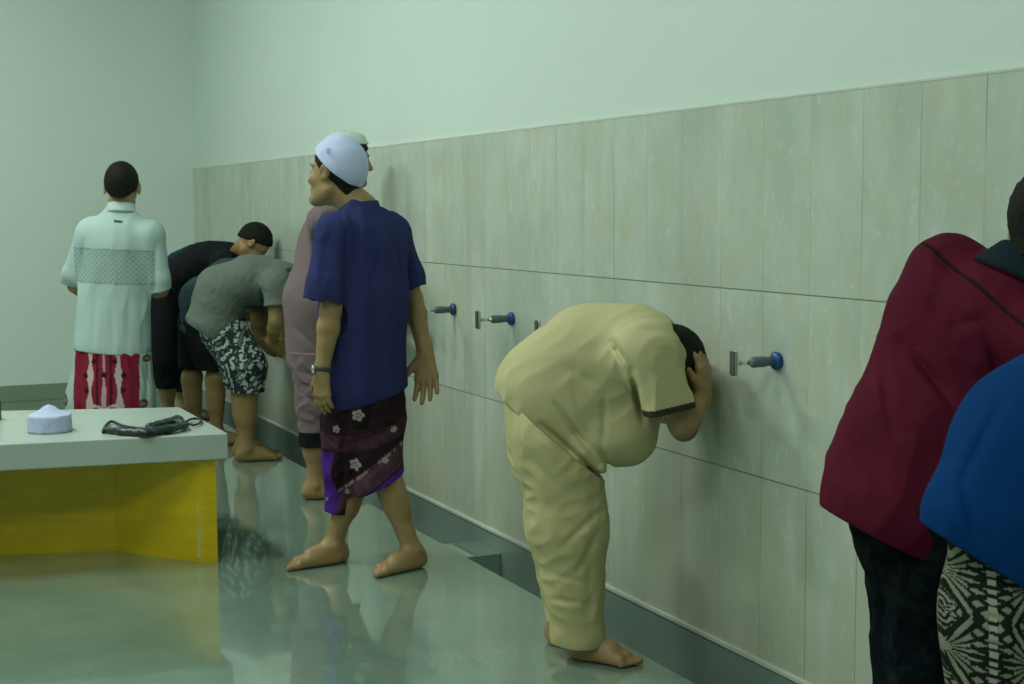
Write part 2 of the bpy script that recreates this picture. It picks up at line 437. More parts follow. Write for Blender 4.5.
# ------------------------------------------------------------------ ceiling lights (above the frame), some of them added as fill
def lamp_mat(st):
    m = bpy.data.materials.new('lamp_diffuser'); m.use_nodes = True; nt = m.node_tree; nt.nodes.clear()
    o = nt.nodes.new('ShaderNodeOutputMaterial'); e = nt.nodes.new('ShaderNodeEmission'); e.inputs[0].default_value = (0.86, 1.0, 0.88, 1); e.inputs[1].default_value = st
    nt.links.new(e.outputs[0], o.inputs[0]); return m
M['lamp'] = lamp_mat(3.0); M['white_metal'] = simple('white_enamel', (0.7, 0.72, 0.7), 0.4, 0.03)
for i, (lx, ly, pw) in enumerate(LIGHTS):
    e = empty('ceiling_light', (lx, ly, ZC), LIGHT_LABELS[i], 'light', 'ceiling tube lights above the frame')
    b = bmesh.new(); box(b, (lx - 0.16, ly - 0.62, ZC - 0.05), (lx + 0.16, ly + 0.62, ZC), 0.006); bm_obj('housing', b, M['white_metal'], e)
    for s in (-0.07, 0.07):
        b = bmesh.new(); lathe(b, (lx + s, ly - 0.59, ZC - 0.075), (0, 1, 0), [(0, 0.008), (0.004, 0.014), (1.176, 0.014), (1.18, 0.008)], 12); bm_obj('tube', b, M['lamp'], e, True)
    L = bpy.data.lights.new('tube_light', 'AREA'); L.shape = 'RECTANGLE'; L.size = 0.32; L.size_y = 1.2; L.energy = pw; L.color = (0.95, 1.0, 0.94)
    o = bpy.data.objects.new('tube_light', L); COL.objects.link(o); o.location = (0, 0, -0.10); o.parent = e
# ------------------------------------------------------------------ taps on the wall
M['chrome'] = simple('chrome', (0.62, 0.66, 0.64), 0.18, 0.02, 10, 1.0)
M['grey_grip'] = simple('grey_plastic_grip', (0.10, 0.14, 0.17), 0.45, 0.06, 20)
M['blue_plastic'] = simple('blue_plastic', (0.006, 0.06, 0.25), 0.35, 0.05, 20)
M['dark_plastic'] = simple('dark_handle_face', (0.035, 0.045, 0.04), 0.4, 0.05, 20)
taps = [(TAPY[0], 'wall tap with blue flange nearest the viewer, right of the man in khaki', 'blue_plastic', 0),
        (TAPY[1], 'wall tap mostly hidden behind the back of the man in khaki, only its handle showing', 'blue_plastic', 0),
        (TAPY[2], 'wall tap with blue flange showing whole between the purple-shirted man and the khaki man', 'blue_plastic', 0),
        (TAPY[3], 'wall tap with dark flange just beside the hand of the purple-shirted man', 'dark_blue', 0)]
M['dark_blue'] = simple('dark_blue_plastic', (0.01, 0.05, 0.12), 0.35, 0.05, 20)
TAPZ = 0.912
for (ty, lab, bc, _) in taps:
    x0 = XW - 0.010
    e = empty('wall_tap', (x0, ty, TAPZ), lab, 'tap', 'push taps along the tiled wall')
    b = bmesh.new(); lathe(b, (x0, ty, TAPZ), (-1, 0, 0), [(-0.002, 0.024), (0.008, 0.026), (0.011, 0.026), (0.015, 0.022), (0.020, 0.014)], 28); bm_obj('flange', b, M[bc], e, True)
    b = bmesh.new(); lathe(b, (x0 - 0.012, ty, TAPZ), (-1, 0, 0), [(0, 0.010), (0.004, 0.0135), (0.03, 0.0135), (0.034, 0.0155), (0.072, 0.0155), (0.078, 0.012), (0.080, 0.009)], 24)
    bm_obj('grip', b, M['grey_grip'], e, True)
    b = bmesh.new(); lathe(b, (x0 - 0.088, ty, TAPZ), (-1, 0, 0), [(0, 0.0095), (0.006, 0.0095), (0.008, 0.0065), (0.044, 0.0065), (0.046, 0.010), (0.052, 0.010)], 20); bm_obj('spout', b, M['chrome'], e, True)
    b = bmesh.new(); box(b, (x0 - 0.150, ty - 0.014, TAPZ - 0.036), (x0 - 0.138, ty + 0.014, TAPZ + 0.036), 0.005, 3); bm_obj('handle', b, M['chrome'], e, True)
    b = bmesh.new(); box(b, (x0 - 0.1535, ty - 0.012, TAPZ - 0.032), (x0 - 0.149, ty + 0.012, TAPZ + 0.034), 0.002, 2)
    bm_obj('handle_face', b, simple('brushed_metal_face', (0.10, 0.13, 0.11), 0.4, 0.05, 20, 0.3), e); 
# ------------------------------------------------------------------ the bench
M['bench_top'] = simple('pale_tiled_slab', (0.40, 0.48, 0.42), 0.25, 0.05, 3)
M['yellow'] = None
def yellow_mat():
    m, nt, b = new_mat('yellow_painted_panel'); q = N(nt)
    tc = q.n('ShaderNodeTexCoord').outputs['Object']
    mv = q.n('ShaderNodeVectorMath', operation='MULTIPLY'); q.l(tc, mv.inputs[0]); mv.inputs[1].default_value = (1.5, 1.5, 7)
    c = q.mix(q.ramp(q.noise(mv.outputs[0], 2.5, 5, 0.65), 0.3, 0.7), (0.52, 0.38, 0.002), (0.68, 0.50, 0.003))
    q.l(c, b.inputs['Base Color']); b.inputs['Roughness'].default_value = 0.35
    return m
M['yellow'] = yellow_mat(); M['chip'] = simple('worn_pale_yellow', (0.55, 0.50, 0.16), 0.4, 0.15, 15)
BD = 5.53
def on_x(px, py, xx):
    r = W(px, py, 1.0) - A(0, 0, H0); return A(0, 0, H0) + r * (xx / r[0])
ZT = 0.50
p_fr = on_z(228, 433, ZT); p_br = on_z(180, 407, ZT)
BXR = (p_fr[0] + p_br[0]) / 2; BY0 = p_fr[1]; BY1 = p_br[1]
ben = empty('bench', (BXR - 1.0, (BY0 + BY1) / 2, 0), 'low built-in bench with pale slab top on yellow panels at left', 'bench')
fl = on_z(0, 444, ZT); bl = on_z(0, 410.7, ZT); ef = nrm(fl - p_fr); eb = nrm(bl - p_br)
b = bmesh.new(); prism(b, [p_fr, p_br, p_br + eb * 2.6, p_fr + ef * 2.7], ZT - 0.10, ZT)
bmesh.ops.bevel(b, geom=list(b.edges), offset=0.006, segments=3, affect='EDGES', profile=0.5); bm_obj('slab', b, M['bench_top'], ben)
q0, q1, q2, q3 = on_z(0, 555, 0), on_z(116, 551, 0), on_z(205, 563, 0), on_z(218, 562, 0)
dv = A(q3[0] - q2[0], q3[1] - q2[1])
b = bmesh.new()
e0 = nrm(q0 - q1); ql = q0 + e0 * 1.7
prism(b, [(ql[0], ql[1]), (q1[0], q1[1]), (q1[0] + 0.02, q1[1] + 0.25), (ql[0], ql[1] + 0.25)], 0.0, ZT - 0.10)
bm_obj('back_panel', b, M['yellow'], ben)
b = bmesh.new()
prism(b, [(q1[0], q1[1]), (q2[0], q2[1]), (q3[0], q3[1]), (q3[0], BY1 - 0.05), (q3[0] - 0.08, BY1 - 0.05), (q1[0] + 0.03, q1[1] + 0.12)], 0.0, ZT - 0.10)
bm_obj('side_panel', b, M['yellow'], ben)
fx = nrm(q2 - q1)
b = bmesh.new()
n2 = A(fx[1], -fx[0], 0)
w0 = q2 - fx * 0.030
vs = []
for (s, z) in ((-0.004, 0.02), (0.010, 0.015), (0.012, 0.12), (0.007, 0.22), (0.002, 0.235), (-0.003, 0.15)):
    vs.append(b.verts.new(Vector(w0 + fx * s + n2 * 0.0012 + RZ * z)))
f = b.faces.new(vs); r = bmesh.ops.extrude_face_region(b, geom=[f]); bmesh.ops.translate(b, verts=[v for v in r['geom'] if isinstance(v, bmesh.types.BMVert)], vec=Vector(-n2 * 0.0022))
bm_obj('paint_wear', b, M['chip'], ben)
# cap lying on the bench
def cap_cloth(name, col):
    m, nt, b = new_mat(name); q = N(nt); tc = q.n('ShaderNodeTexCoord').outputs['Object']
    wv = q.n('ShaderNodeTexWave', wave_type='BANDS', bands_direction='Z'); q.l(tc, wv.inputs[0]); wv.inputs['Scale'].default_value = 90; wv.inputs['Distortion'].default_value = 1.0
    q.l(q.mix(q.noise(tc, 30, 3), tuple(c * 0.9 for c in col), tuple(min(1, c * 1.08) for c in col)), b.inputs['Base Color'])
    b.inputs['Roughness'].default_value = 0.8; q.l(q.bump(wv.outputs['Fac'], 0.15, 0.001), b.inputs['Normal']); return m
M['cap_lav'] = cap_cloth('lavender_white_crochet', (0.42, 0.50, 0.70))
M['cap_blue'] = cap_cloth('pale_blue_white_knit', (0.46, 0.55, 0.76))
M['cap_white'] = cap_cloth('white_knit', (0.47, 0.60, 0.55))
cp = on_z(52, 433.5, ZT); cp[1] += 0.06
e = empty('skullcap', cp, 'pale lavender skullcap lying on the bench top', 'cap')
F = Field(cp + A(-0.12, -0.12, -0.01), cp + A(0.12, 0.12, 0.15), 0.0025)
F.put(cone(cp + A(0, 0, -0.02), cp + A(0, 0, 0.060), 0.083, 0.081), 0)
F.half(cp + A(0, 0, 0.068), (0, 0, 1), k=0.012)
F.put(ell(cp + A(0, 0, 0.060), (A(1, 0, 0), A(0, 1, 0), A(0, 0, 1)), (0.055, 0.055, 0.030)), 0.02)
F.put(ell(cp + A(-0.002, 0, 0.083), (A(1, 0, 0), A(0, 1, 0), A(0, 0, 1)), (0.022, 0.024, 0.018)), 0.02)
F.half(cp + A(0, 0, 0.0005), (0, 0, -1)); wrinkle(F, 3, 0.06, 0.002, (0, 0, 1))
F.half(cp + A(0, 0, 0.0005), (0, 0, -1))
F.mesh('crown', M['cap_lav'], e)
b = bmesh.new(); lathe(b, cp + A(0, 0, 0.001), (0, 0, 1), [(0, 0.082), (0.003, 0.0835), (0.008, 0.0835), (0.011, 0.082)], 40); bm_obj('rim', b, simple('cap_rim', (0.30, 0.38, 0.50), 0.8), e, True)
# black sling pouch lying on the bench
M['black_bag'] = simple('black_glossy_fabric', (0.010, 0.018, 0.016), 0.35, 0.1, 20, bump=0.2)
def bp(px, py, h=0.0): return on_z(px, py, ZT) + A(0, 0, h)
bo = bp(150, 434)
e = empty('sling_pouch', bo, 'flat black sling pouch with strap loops lying on the bench top', 'bag')
pts = [bp(106, 433, .012), bp(122, 435, .014), bp(146, 437, .016), bp(168, 434, .018), bp(184, 431, .022)]
F = Field(*box_of(pts, 0.08), 0.003)
for i in range(4):
    F.put(cone(pts[i], pts[i + 1], [.016, .021, .023, .023][i], [.021, .023, .023, .019][i], A(0, 0, 1), 0.62), 0.012)
F.put(cone(bp(150, 431, .018), bp(178, 425, .022), 0.018, 0.020, A(0, 0, 1), 0.7), 0.02)
F.put(cone(bp(176, 424, .02), bp(184, 430, .022), 0.016, 0.016, A(0, 0, 1), 0.8), 0.02)
wrinkle(F, 5, 0.05, 0.003)
F.half(bo + A(0, 0, 0.0005), (0, 0, -1))
F.mesh('pouch', M['black_bag'], e)
def arc(ps, n=8):
    ps = [Vector(p) for p in ps]; out = []
    for i in range(len(ps) - 1):
        p0 = ps[max(i - 1, 0)]; p1 = ps[i]; p2 = ps[i + 1]; p3 = ps[min(i + 2, len(ps) - 1)]
        for k in range(n):
            t = k / n; out.append(0.5 * ((2 * p1) + (-p0 + p2) * t + (2 * p0 - 5 * p1 + 4 * p2 - p3) * t * t + (-p0 + 3 * p1 - 3 * p2 + p3) * t ** 3))
    return out + [ps[-1]]
b = bmesh.new(); tube(b, arc([bp(103, 434, .008), bp(106, 428, .010), bp(112, 424, .010), bp(122, 428, .010), bp(138, 432, .014), bp(154, 432, .018)]), 0.0060, 8); bm_obj('strap', b, M['black_bag'], e, True)
b = bmesh.new(); tube(b, arc([bp(183, 428, .016), bp(189, 427, .012), bp(194, 427.5, .010), bp(200, 425.5, .010), bp(201, 422, .010), bp(195, 421, .010), bp(189, 423, .012), bp(185, 427, .016)]), 0.0050, 8); bm_obj('wrist_loop', b, M['black_bag'], e, True)
# dark bottle cut by the left edge of the view
cb = on_z(-7, 420, ZT)
e = empty('bottle', cb, 'dark green upright bottle on the bench, cut off by the left edge of the photo', 'bottle')
b = bmesh.new(); lathe(b, cb, (0, 0, 1), [(0, 0.030), (0.004, 0.033), (0.075, 0.033), (0.088, 0.024), (0.095, 0.014), (0.1, 0.013)], 28); bm_obj('bottle_body', b, simple('dark_green_plastic', (0.01, 0.05, 0.04), 0.3), e, True)
b = bmesh.new(); lathe(b, cb + A(0, 0, 0.098), (0, 0, 1), [(0, 0.015), (0.001, 0.016), (0.014, 0.016), (0.016, 0.013)], 24); bm_obj('bottle_cap', b, M['dark_plastic'], e, True)
# ------------------------------------------------------------------ people: shared anatomy
def skin_mat(name, col):
    m, nt, b = new_mat(name); q = N(nt); tc = q.n('ShaderNodeTexCoord').outputs['Object']
    c = q.mix(q.ramp(q.noise(tc, 14, 4), 0.3, 0.7), tuple(x * 0.88 for x in col), tuple(min(1, x * 1.12) for x in col))
    q.l(c, b.inputs['Base Color']); b.inputs['Roughness'].default_value = 0.48; b.inputs['Specular IOR Level'].default_value = 0.4
    q.l(q.bump(q.noise(tc, 160, 3), 0.15, 0.002), b.inputs['Normal']); return m
def hair_mat():
    m, nt, b = new_mat('short_black_hair'); q = N(nt); tc = q.n('ShaderNodeTexCoord').outputs['Object']
    q.l(q.mix(q.noise(tc, 60, 3), (0.005, 0.006, 0.004), (0.016, 0.018, 0.012)), b.inputs['Base Color'])
    b.inputs['Roughness'].default_value = 0.7; b.inputs['Specular IOR Level'].default_value = 0.12; q.l(q.bump(q.noise(tc, 260, 3), 0.6, 0.003), b.inputs['Normal']); return m
M['skin_a'] = skin_mat('brown_skin', (0.28, 0.190, 0.080)); M['skin_b'] = skin_mat('tan_skin', (0.32, 0.215, 0.105)); M['skin_c'] = skin_mat('dark_tan_skin', (0.19, 0.135, 0.050))
M['hair'] = hair_mat(); M['eye'] = simple('eye_dark', (0.03, 0.025, 0.02), 0.25)
def hframe(F, U):
    F = nrm(F); U = np.asarray(U, float); U = nrm(U - F * (U @ F)); L = np.cross(U, F); return F, U, L
def head_prims(f, c, F, U, s=1.0, ears=True):
    F, U, L = hframe(F, U); P = lambda a, b, l=0: c + (F * a + U * b + L * l) * s
    e = (F, L, U)
    f.put(ell(P(-.012, .022), e, (.096 * s, .074 * s, .090 * s)), 0)
    f.put(ell(P(.022, -.035), e, (.066 * s, .060 * s, .080 * s)), 0.02)
    for sg in (-1, 1): f.put(cone(P(-.005, -.065, .046 * sg), P(.066, -.100, .016 * sg), .016 * s, .017 * s), 0.025)
    f.put(cone(P(.074, -.098, -.010), P(.074, -.098, .010), .016 * s, .016 * s), 0.02)
    for sg in (-1, 1):
        f.put(cone(P(.078, .022, .012 * sg), P(.066, .020, .045 * sg), .010 * s, .009 * s), 0.012)
        f.put(ell(P(.096, -.002, .031 * sg), e, (.016 * s, .017 * s, .012 * s)), 0.010, 'd')
        f.put(ell(P(.069, -.002, .031 * sg), e, (.0135 * s, .0150 * s, .0105 * s)), 0.004)
        f.put(ell(P(.058, -.030, .040 * sg), e, (.022 * s, .018 * s, .018 * s)), 0.02)
    f.put(cone(P(.082, .010), P(.104, -.032), .007 * s, .0115 * s), 0.012)
    for sg in (-1, 1): f.put(cone(P(.093, -.036, .006 * sg), P(.092, -.036, .012 * sg), .008 * s, .008 * s), 0.006)
    f.put(cone(P(.084, -.060, -.014), P(.084, -.060, .014), .0075 * s, .0075 * s), 0.008)
    f.put(cone(P(.082, -.074, -.012), P(.082, -.074, .012), .008 * s, .008 * s), 0.008)
    if ears:
        for sg in (-1, 1):
            nf = nrm(L * sg + F * -0.45)
            f.put(ell(P(-.008, -.006, .080 * sg), (nf, U, np.cross(nf, U)), (.0075 * s, .032 * s, .019 * s)), 0.006)
            f.put(ell(P(-.004, -.006, .089 * sg), (nf, U, np.cross(nf, U)), (.005 * s, .018 * s, .010 * s)), 0.003, 'd')
def hair_obj(name, c, F, U, par, mat, s=1.0, thick=.008, fr=(.088, .062), na=(-.070, -.070), seed=1, flat=0.0):
    F, U, L = hframe(F, U); h = 0.004
    f = Field(c - .16, c + .16, h); P = lambda a, b, l=0: c + (F * a + U * b + L * l) * s
    f.put(ell(P(-.012, .022), (F, L, U), ((.096 + thick) * s, (.074 + thick * .8) * s, (.090 + thick * 1.3) * s)), 0)
    f.put(cone(P(-.045, -.02), P(-.045, -.075), .052 * s, .046 * s), 0.02)
    d = (F * (na[0] - fr[0]) + U * (na[1] - fr[1])); n = nrm(np.cross(d, L)); n = n if n @ U < 0 else -n
    f.half(P(*fr), n, k=0.008)
    # sideburn notch around the ears
    for sg in (-1, 1): f.put(ell(P(.012, -.030, .080 * sg), (F, L, U), (.030 * s, .03 * s, .034 * s)), 0.01, 'd')
    I, Q = f.near(.02); f.D[I] += (0.0018 * sines(Q, seed, .018)).astype(np.float32)
    return f.mesh(name, mat, par)
def cap_obj(name, c, F, U, par, mat, s=1.0, tilt=-.45, off=.030, r=(.100, .088, .105), top=.118, gn=0.0):
    F, U, L = hframe(F, U); f = Field(c - .18, c + .18, 0.003); P = lambda a, b, l=0: c + (F * a + U * b + L * l) * s
    n = nrm(F * tilt + U)
    f.put(ell(P(-.012, .022), (F, L, U), tuple(x * s for x in r)), 0)
    f.half(P(-.012, .022) + n * off * s, -n, k=0.004)
    f.half(P(-.012, .022) + n * top * s, n, k=0.03)
    I, Q = f.near(.02); f.D[I] += (0.0012 * sines(Q, 5, .05)).astype(np.float32)
    return f.mesh(name, mat, par)
def eyes_obj(c, F, U, par, s=1.0):
    F, U, L = hframe(F, U)
    for sg in (-1, 1):
        p = c + (F * .0765 - U * .002 + L * .031 * sg) * s
        b = bmesh.new(); bmesh.ops.create_uvsphere(b, u_segments=12, v_segments=8, radius=.0062 * s); bmesh.ops.translate(b, verts=b.verts, vec=Vector(p)); bm_obj('eye', b, M['eye'], par, True)
        b = bmesh.new(); q = [c + (F * a + U * u + L * l * sg) * s for a, u, l in ((.0875, .020, .014), (.086, .025, .028), (.076, .021, .046))]
        tube(b, arc(q, 5), .0032 * s, 6); bm_obj('eyebrow', b, M['hair'], par, True)
def hand_prims(f, w, d, n, t, curl=0.35, s=1.0, spread=1.0, thumb=None, curls=None):
    """w wrist, d towards the fingers, n palm side, t towards the thumb"""
    d = nrm(d); n = nrm(np.asarray(n, float) - d * (np.asarray(n, float) @ d)); t0 = np.cross(d, n); t = t0 if t0 @ np.asarray(t, float) > 0 else -t0
    f.put(cone(w - d * .02 * s, w + d * .02 * s, .024 * s, .026 * s, n, 0.72), 0.02)
    offs = (.027, .009, -.010, -.028); lens = (.068, .076, .070, .054)
    for i in range(4):
        kb = w + (d * (.086 - .004 * abs(i - 1)) + t * offs[i]) * s
        f.put(cone(w + d * .022 * s + t * offs[i] * .5 * s, kb, .016 * s, .0125 * s), 0.012)
        dd = nrm(d + t * offs[i] * 4.5 * spread); p = kb; cu = curl if curls is None else curls[i]; ang = cu * .5
        for q, (fr, ra, rb) in enumerate(((.46, .0098, .0088), (.30, .0088, .0080), (.24, .0080, .0068))):
            v = dd * math.cos(ang) + n * math.sin(ang); e = p + v * lens[i] * fr * s
            f.put(cone(p, e, ra * s, rb * s), 0.003 if q else 0.008); p = e; ang += cu
    b0 = w + (d * .026 + t * .022) * s; td = nrm(d * .75 + t * .75 + n * .25) if thumb is None else nrm(thumb)
    m1 = b0 + td * .040 * s; f.put(cone(b0, m1, .0165 * s, .0120 * s), 0.012)
    f.put(cone(m1, m1 + nrm(td + d * .35 + n * .15) * .030 * s, .0115 * s, .0085 * s), 0.004)
def foot_prims(f, an, toe, s=1.0, zg=0.0, lift=0.0):
    """ankle joint to big-toe direction, sole on z = zg"""
    a = np.asarray(an, float); fd = np.asarray(toe, float) - a; fd[2] = 0; Lf = np.linalg.norm(fd); fd /= Lf; sd = np.cross(RZ, fd)
    G = lambda x, y, z: A(a[0], a[1], zg) + fd * x + sd * y * s + RZ * z * s
    f.put(cone(a, G(-.020, 0, .055), .036 * s, .034 * s), 0.02)
    f.put(cone(G(-.034, 0, .030), G(-.020, 0, .034), .030 * s, .031 * s), 0.025)
    f.put(cone(G(0, 0, .060), G(Lf * .45, .004, .040), .036 * s, .030 * s), 0.02)
    for y, r in ((.022, .021), (-.020, .019)):
        f.put(cone(G(0, y * .5, .026), G(Lf * .70, y, .020), .028 * s, r * s), 0.02)
    for i, y in enumerate((.032, .013, -.002, -.017, -.030)):
        L2 = Lf * (1.0 - .045 * i); r = .0120 if i == 0 else .0088
        f.put(cone(G(Lf * .72, y * .9, .014), G(L2 - r * s, y, .0095 if i else .011), (r + .002) * s, r * s), 0.006)
    f.put(ell(G(.0, .033, .070), (fd, sd, RZ), (.014 * s, .011 * s, .014 * s)), 0.012); f.put(ell(G(.0, -.033, .064), (fd, sd, RZ), (.014 * s, .011 * s, .014 * s)), 0.012)
    lo, hi = box_of([G(-.1, -.08, -.05), G(Lf + .06, .08, .06)], .05); hi[2] = zg + .05
    f.half(A(0, 0, zg + 0.001), (0, 0, -1), lo, hi, k=0.006)
def leg_prims(f, hip, kn, an, back, s=1.0, th=.082):
    kn = np.asarray(kn, float); an = np.asarray(an, float); back = nrm(back)
    f.put(cone(hip, kn, th * s, .056 * s), 0.03); f.put(cone(kn, an, .050 * s, .034 * s), 0.02)
    c0 = kn * .88 + an * .12 + back * .006 * s; c1 = kn * .48 + an * .52 + back * .008 * s
    f.put(cone(c0, c1, .050 * s, .043 * s), 0.04)
    f.put(ell(kn - back * .018 * s, (A(1, 0, 0), A(0, 1, 0), RZ), (.040 * s, .040 * s, .044 * s)), 0.02)
def arm_prims(f, sh, el, wr, s=1.0):
    sh, el, wr = (np.asarray(x, float) for x in (sh, el, wr))
    f.put(cone(sh, el, .050 * s, .038 * s), 0.02); m = el * .72 + wr * .28
    f.put(cone(el, m, .038 * s, .040 * s), 0.015); f.put(cone(m, wr, .040 * s, .025 * s), 0.015)
def torso_prims(f, pel, che, nb, shL, shR, front, s=1.0, hips=()):
    n = nrm(front)
    f.put(cone(pel, pel * .5 + che * .5, .150 * s, .135 * s, n, .72), 0.04)
    f.put(cone(pel * .5 + che * .5, che, .138 * s, .160 * s, n, .68), 0.05)
    f.put(cone(shL, shR, .058 * s, .058 * s), 0.06); f.put(cone(che, nb, .10 * s, .055 * s, n, .75), 0.05)
    for h in hips: f.put(cone(h, pel, .09 * s, .10 * s), 0.04)

def ground(p, z=0.0):
    p = np.array(p, float); p[2] = z; return p
def bodyf(J, h=0.005, sc=1.0, skinny=.90, bare=.35, arm0=.5):
    """J: named joints -> two fields: the exposed limbs and head, and the covered trunk; merged by finish_body into ONE mesh"""
    pts = [J[k] for k in J if isinstance(J[k], np.ndarray) and k not in ('HF', 'HU', 'TF', 'back', 'foot')]
    bx = box_of(pts, .17); f = Field(*bx, h); T = Field(*bx, h); f.T = T
    hips = [J['hipL'], J['hipR']]
    torso_prims(T, J['pel'], J['che'], J['nb'], J['shL'], J['shR'], J['TF'], skinny, hips)
    if 'mid' in J: T.put(cone(J['pel'], J['mid'], .12, .12), .05); T.put(cone(J['mid'], J['che'], .12, .12), .05)
    HF, HU, _ = hframe(J['HF'], J['HU']); hs = J.get('hs', 1.0)
    f.put(cone(J['nb'], J['hc'] - HU * .055 * hs - HF * .02, .062, .054), .025)
    head_prims(f, J['hc'], J['HF'], J['HU'], hs)
    for q in 'LR':
        sh, el, wr = J['sh' + q], J['el' + q], J['wr' + q]
        T.put(cone(sh, el, .050 * sc, .038 * sc), 0.02); a = sh * (1 - arm0) + el * arm0; ra = .050 * (1 - arm0) + .038 * arm0
        f.put(cone(a, el, ra * sc, .038 * sc), .0); m = el * .72 + wr * .28
        f.put(cone(el, m, .038 * sc, .040 * sc), .015); f.put(cone(m, wr, .040 * sc, .025 * sc), .015)
        hp, kn, an = J['hip' + q], J['kn' + q], J['an' + q]; bk = nrm(J.get('back', -J['TF']))
        T.put(cone(hp, kn, .080 * skinny, .056), .03); a = kn * (1 - bare) + hp * bare
        f.put(cone(a, kn, .056 + .02 * bare, .056), .0); f.put(cone(kn, an, .050 * sc, .034 * sc), .02)
        f.put(cone(kn * .88 + an * .12 + bk * .006, kn * .48 + an * .52 + bk * .008, .050 * sc, .043 * sc), .04)
        f.put(ell(kn - bk * .018, (A(1, 0, 0), A(0, 1, 0), RZ), (.040, .040, .044)), .02)
        foot_prims(f, an, J['to' + q], sc)
    return f
def finish_body(f, cloths, mat, E):
    """the trunk stays inside the clothes that cover it"""
    C = np.full(tuple(f.n), 0.15, np.float32)
    for g in cloths: C = np.minimum(C, f.sample(g))
    D = np.maximum(f.T.D, C + .006); k = .012
    h = np.maximum(k - np.abs(D - f.D), 0) / k; f.D = (np.minimum(D, f.D) - h * h * k * .25).astype(np.float32); f.T = None
    o = f.mesh('body', mat, E); f.D = None; return o
# ------------------------------------------------------------------ man in purple shirt, walking
d0 = 5.38
p = lambda x, y, dv=0.0: W(x, y, d0 + dv)
base = p(368, 574, 0.0); base[2] = 0
E = empty('person', base, 'person walking left in a purple short-sleeved shirt, dark wrapped sarong and white skullcap, mid-stride', 'person')
HF, HU = D3(-.86, .46, .06), D3(.10, .05, 1)
hc = p(336, 173, 0.02)
shL, shR = p(335, 232, -.13), p(391, 230, .13)
elL, wrL = p(331, 310, -.17), p(322, 372, -.19)
elR, wrR = p(413, 300, .16), p(425, 352, .10)
pel, che, nb = p(364, 345, 0), p(364, 262, 0), p(361, 208, 0)
TF = D3(-.72, .69, 0)
hipL, hipR = p(368, 352, -.07), p(362, 352, .08)
knL, anL, toL = p(379, 458, -.04), p(412, 557, -.06), on_z(370, 577, 0)
knR, anR, toR = p(359, 462, .04), p(333, 553, .03), on_z(283, 570, 0)
anL[2] = max(anL[2], .07); anR[2] = max(anR[2], .07)
J = dict(TF=TF, hc=hc, hs=1.06, HF=HF, HU=HU, pel=pel, che=che, nb=nb, shL=shL, shR=shR, elL=elL, elR=elR, wrL=wrL, wrR=wrR, hipL=hipL, hipR=hipR, knL=knL, knR=knR, anL=anL, anR=anR, toL=toL, toR=toR, back=D3(1, -.2, 0))
BF = bodyf(J, .004, 1.0, .92, bare=.12)
hand_prims(BF, wrL, D3(-.02, .05, -1), D3(.6, .8, 0), D3(-1, .2, 0), .28, 1.0)
hand_prims(BF, wrR, D3(.05, -.15, -1), D3(-.25, -.95, .1), D3(-1, -.1, 0), .20, 1.22, 1.3, thumb=D3(-.75, -.15, -.75))
eyes_obj(hc, HF, HU, E, 1.06)
hair_obj('hair', hc, HF, HU, E, M['hair'], 1.06, fr=(.088, .060), na=(-.080, -.082), thick=.004)
cap = cap_obj('skullcap', hc, HF, HU, E, M['cap_blue'], s=1.06, tilt=-.75, off=-.004, r=(.106, .091, .114), top=.115)
# small embroidered badge on the cap
Fh, Uh, Lh = hframe(HF, HU)
bc = p(328.6, 151, -.085)
# shirt
f = Field(*box_of([shL, shR, elL, elR, pel, nb, p(330, 410, -.1), p(404, 410, .1)], .16), 0.004)
n = TF
f.put(cone(p(365, 385, 0), p(365, 300, 0), .172, .170, n, .80), 0)
f.put(cone(p(365, 300, 0), p(364, 255, 0), .170, .180, n, .74), .05)
f.put(cone(shL + A(0, 0, -.01), shR + A(0, 0, -.01), .070, .070), .06)
f.put(cone(che, nb, .115, .066, n, .8), .05)
sl = nrm(elL - shL); f.put(cone(shL, p(325, 290, -.175), .064, .066), .03); f.put(cone(p(325, 285, -.175), p(322, 312, -.18), .067, .072), .02)
f.put(cone(shR, p(409, 276, .155), .062, .054), .03); f.put(cone(p(409, 276, .155), p(414, 300, .155), .055, .054), .02)
wrinkle(f, 11, .17, .006, RZ, .15); wrinkle(f, 12, .07, .002, D3(.4, 0, 1))
f.put(cone(p(350, 250, -.06), p(348, 385, -.06), .070, .072), .06)
crease(f, [(346, 228, 342, 300, .007, 2.0), (343, 300, 344, 395, .006, 2.5), (392, 240, 403, 285, .006, 2), (355, 290, 350, 380, .004, 3), (375, 290, 378, 370, .004, 5), (388, 300, 392, 380, .004, 4), (330, 232, 318, 285, .004, 4), (352, 232, 366, 262, .003, 3), (380, 240, 374, 280, .003, 3)])
f.half(p(366, 398, 0), D3(.22, .10, -1), *box_of([p(318, 360, -.15), p(412, 450, .15)], .10))
hn = p(366, 398, 0)
f.half(p(324, 299, -.18), D3(-.12, 0, -1), ball=(p(320, 320, -.18), .098))
f.half(p(412, 288, .155), D3(.35, 0, -1), ball=(p(417, 305, .155), .085))
f.half(p(361, 201, 0), D3(.3, 0, 1), k=.004)
CL = [f]
f.mesh('shirt', cloth('purple_cotton', (0.028, 0.034, 0.115), .8, .1, .12), E)
b = bmesh.new(); a0 = nrm(hc - RZ * .06 - nb + D3(0, 0, .05) * .05); lathe(b, nb + D3(.05, .03, -.2) * .02, D3(-.12, .02, 1), [(0.0, .074), (.012, .070), (.038, .064), (.041, .062), (.038, .058), (.006, .060)], 36)
bm_obj('collar', b, cloth('purple_collar', (0.030, 0.038, 0.14)), E, True)
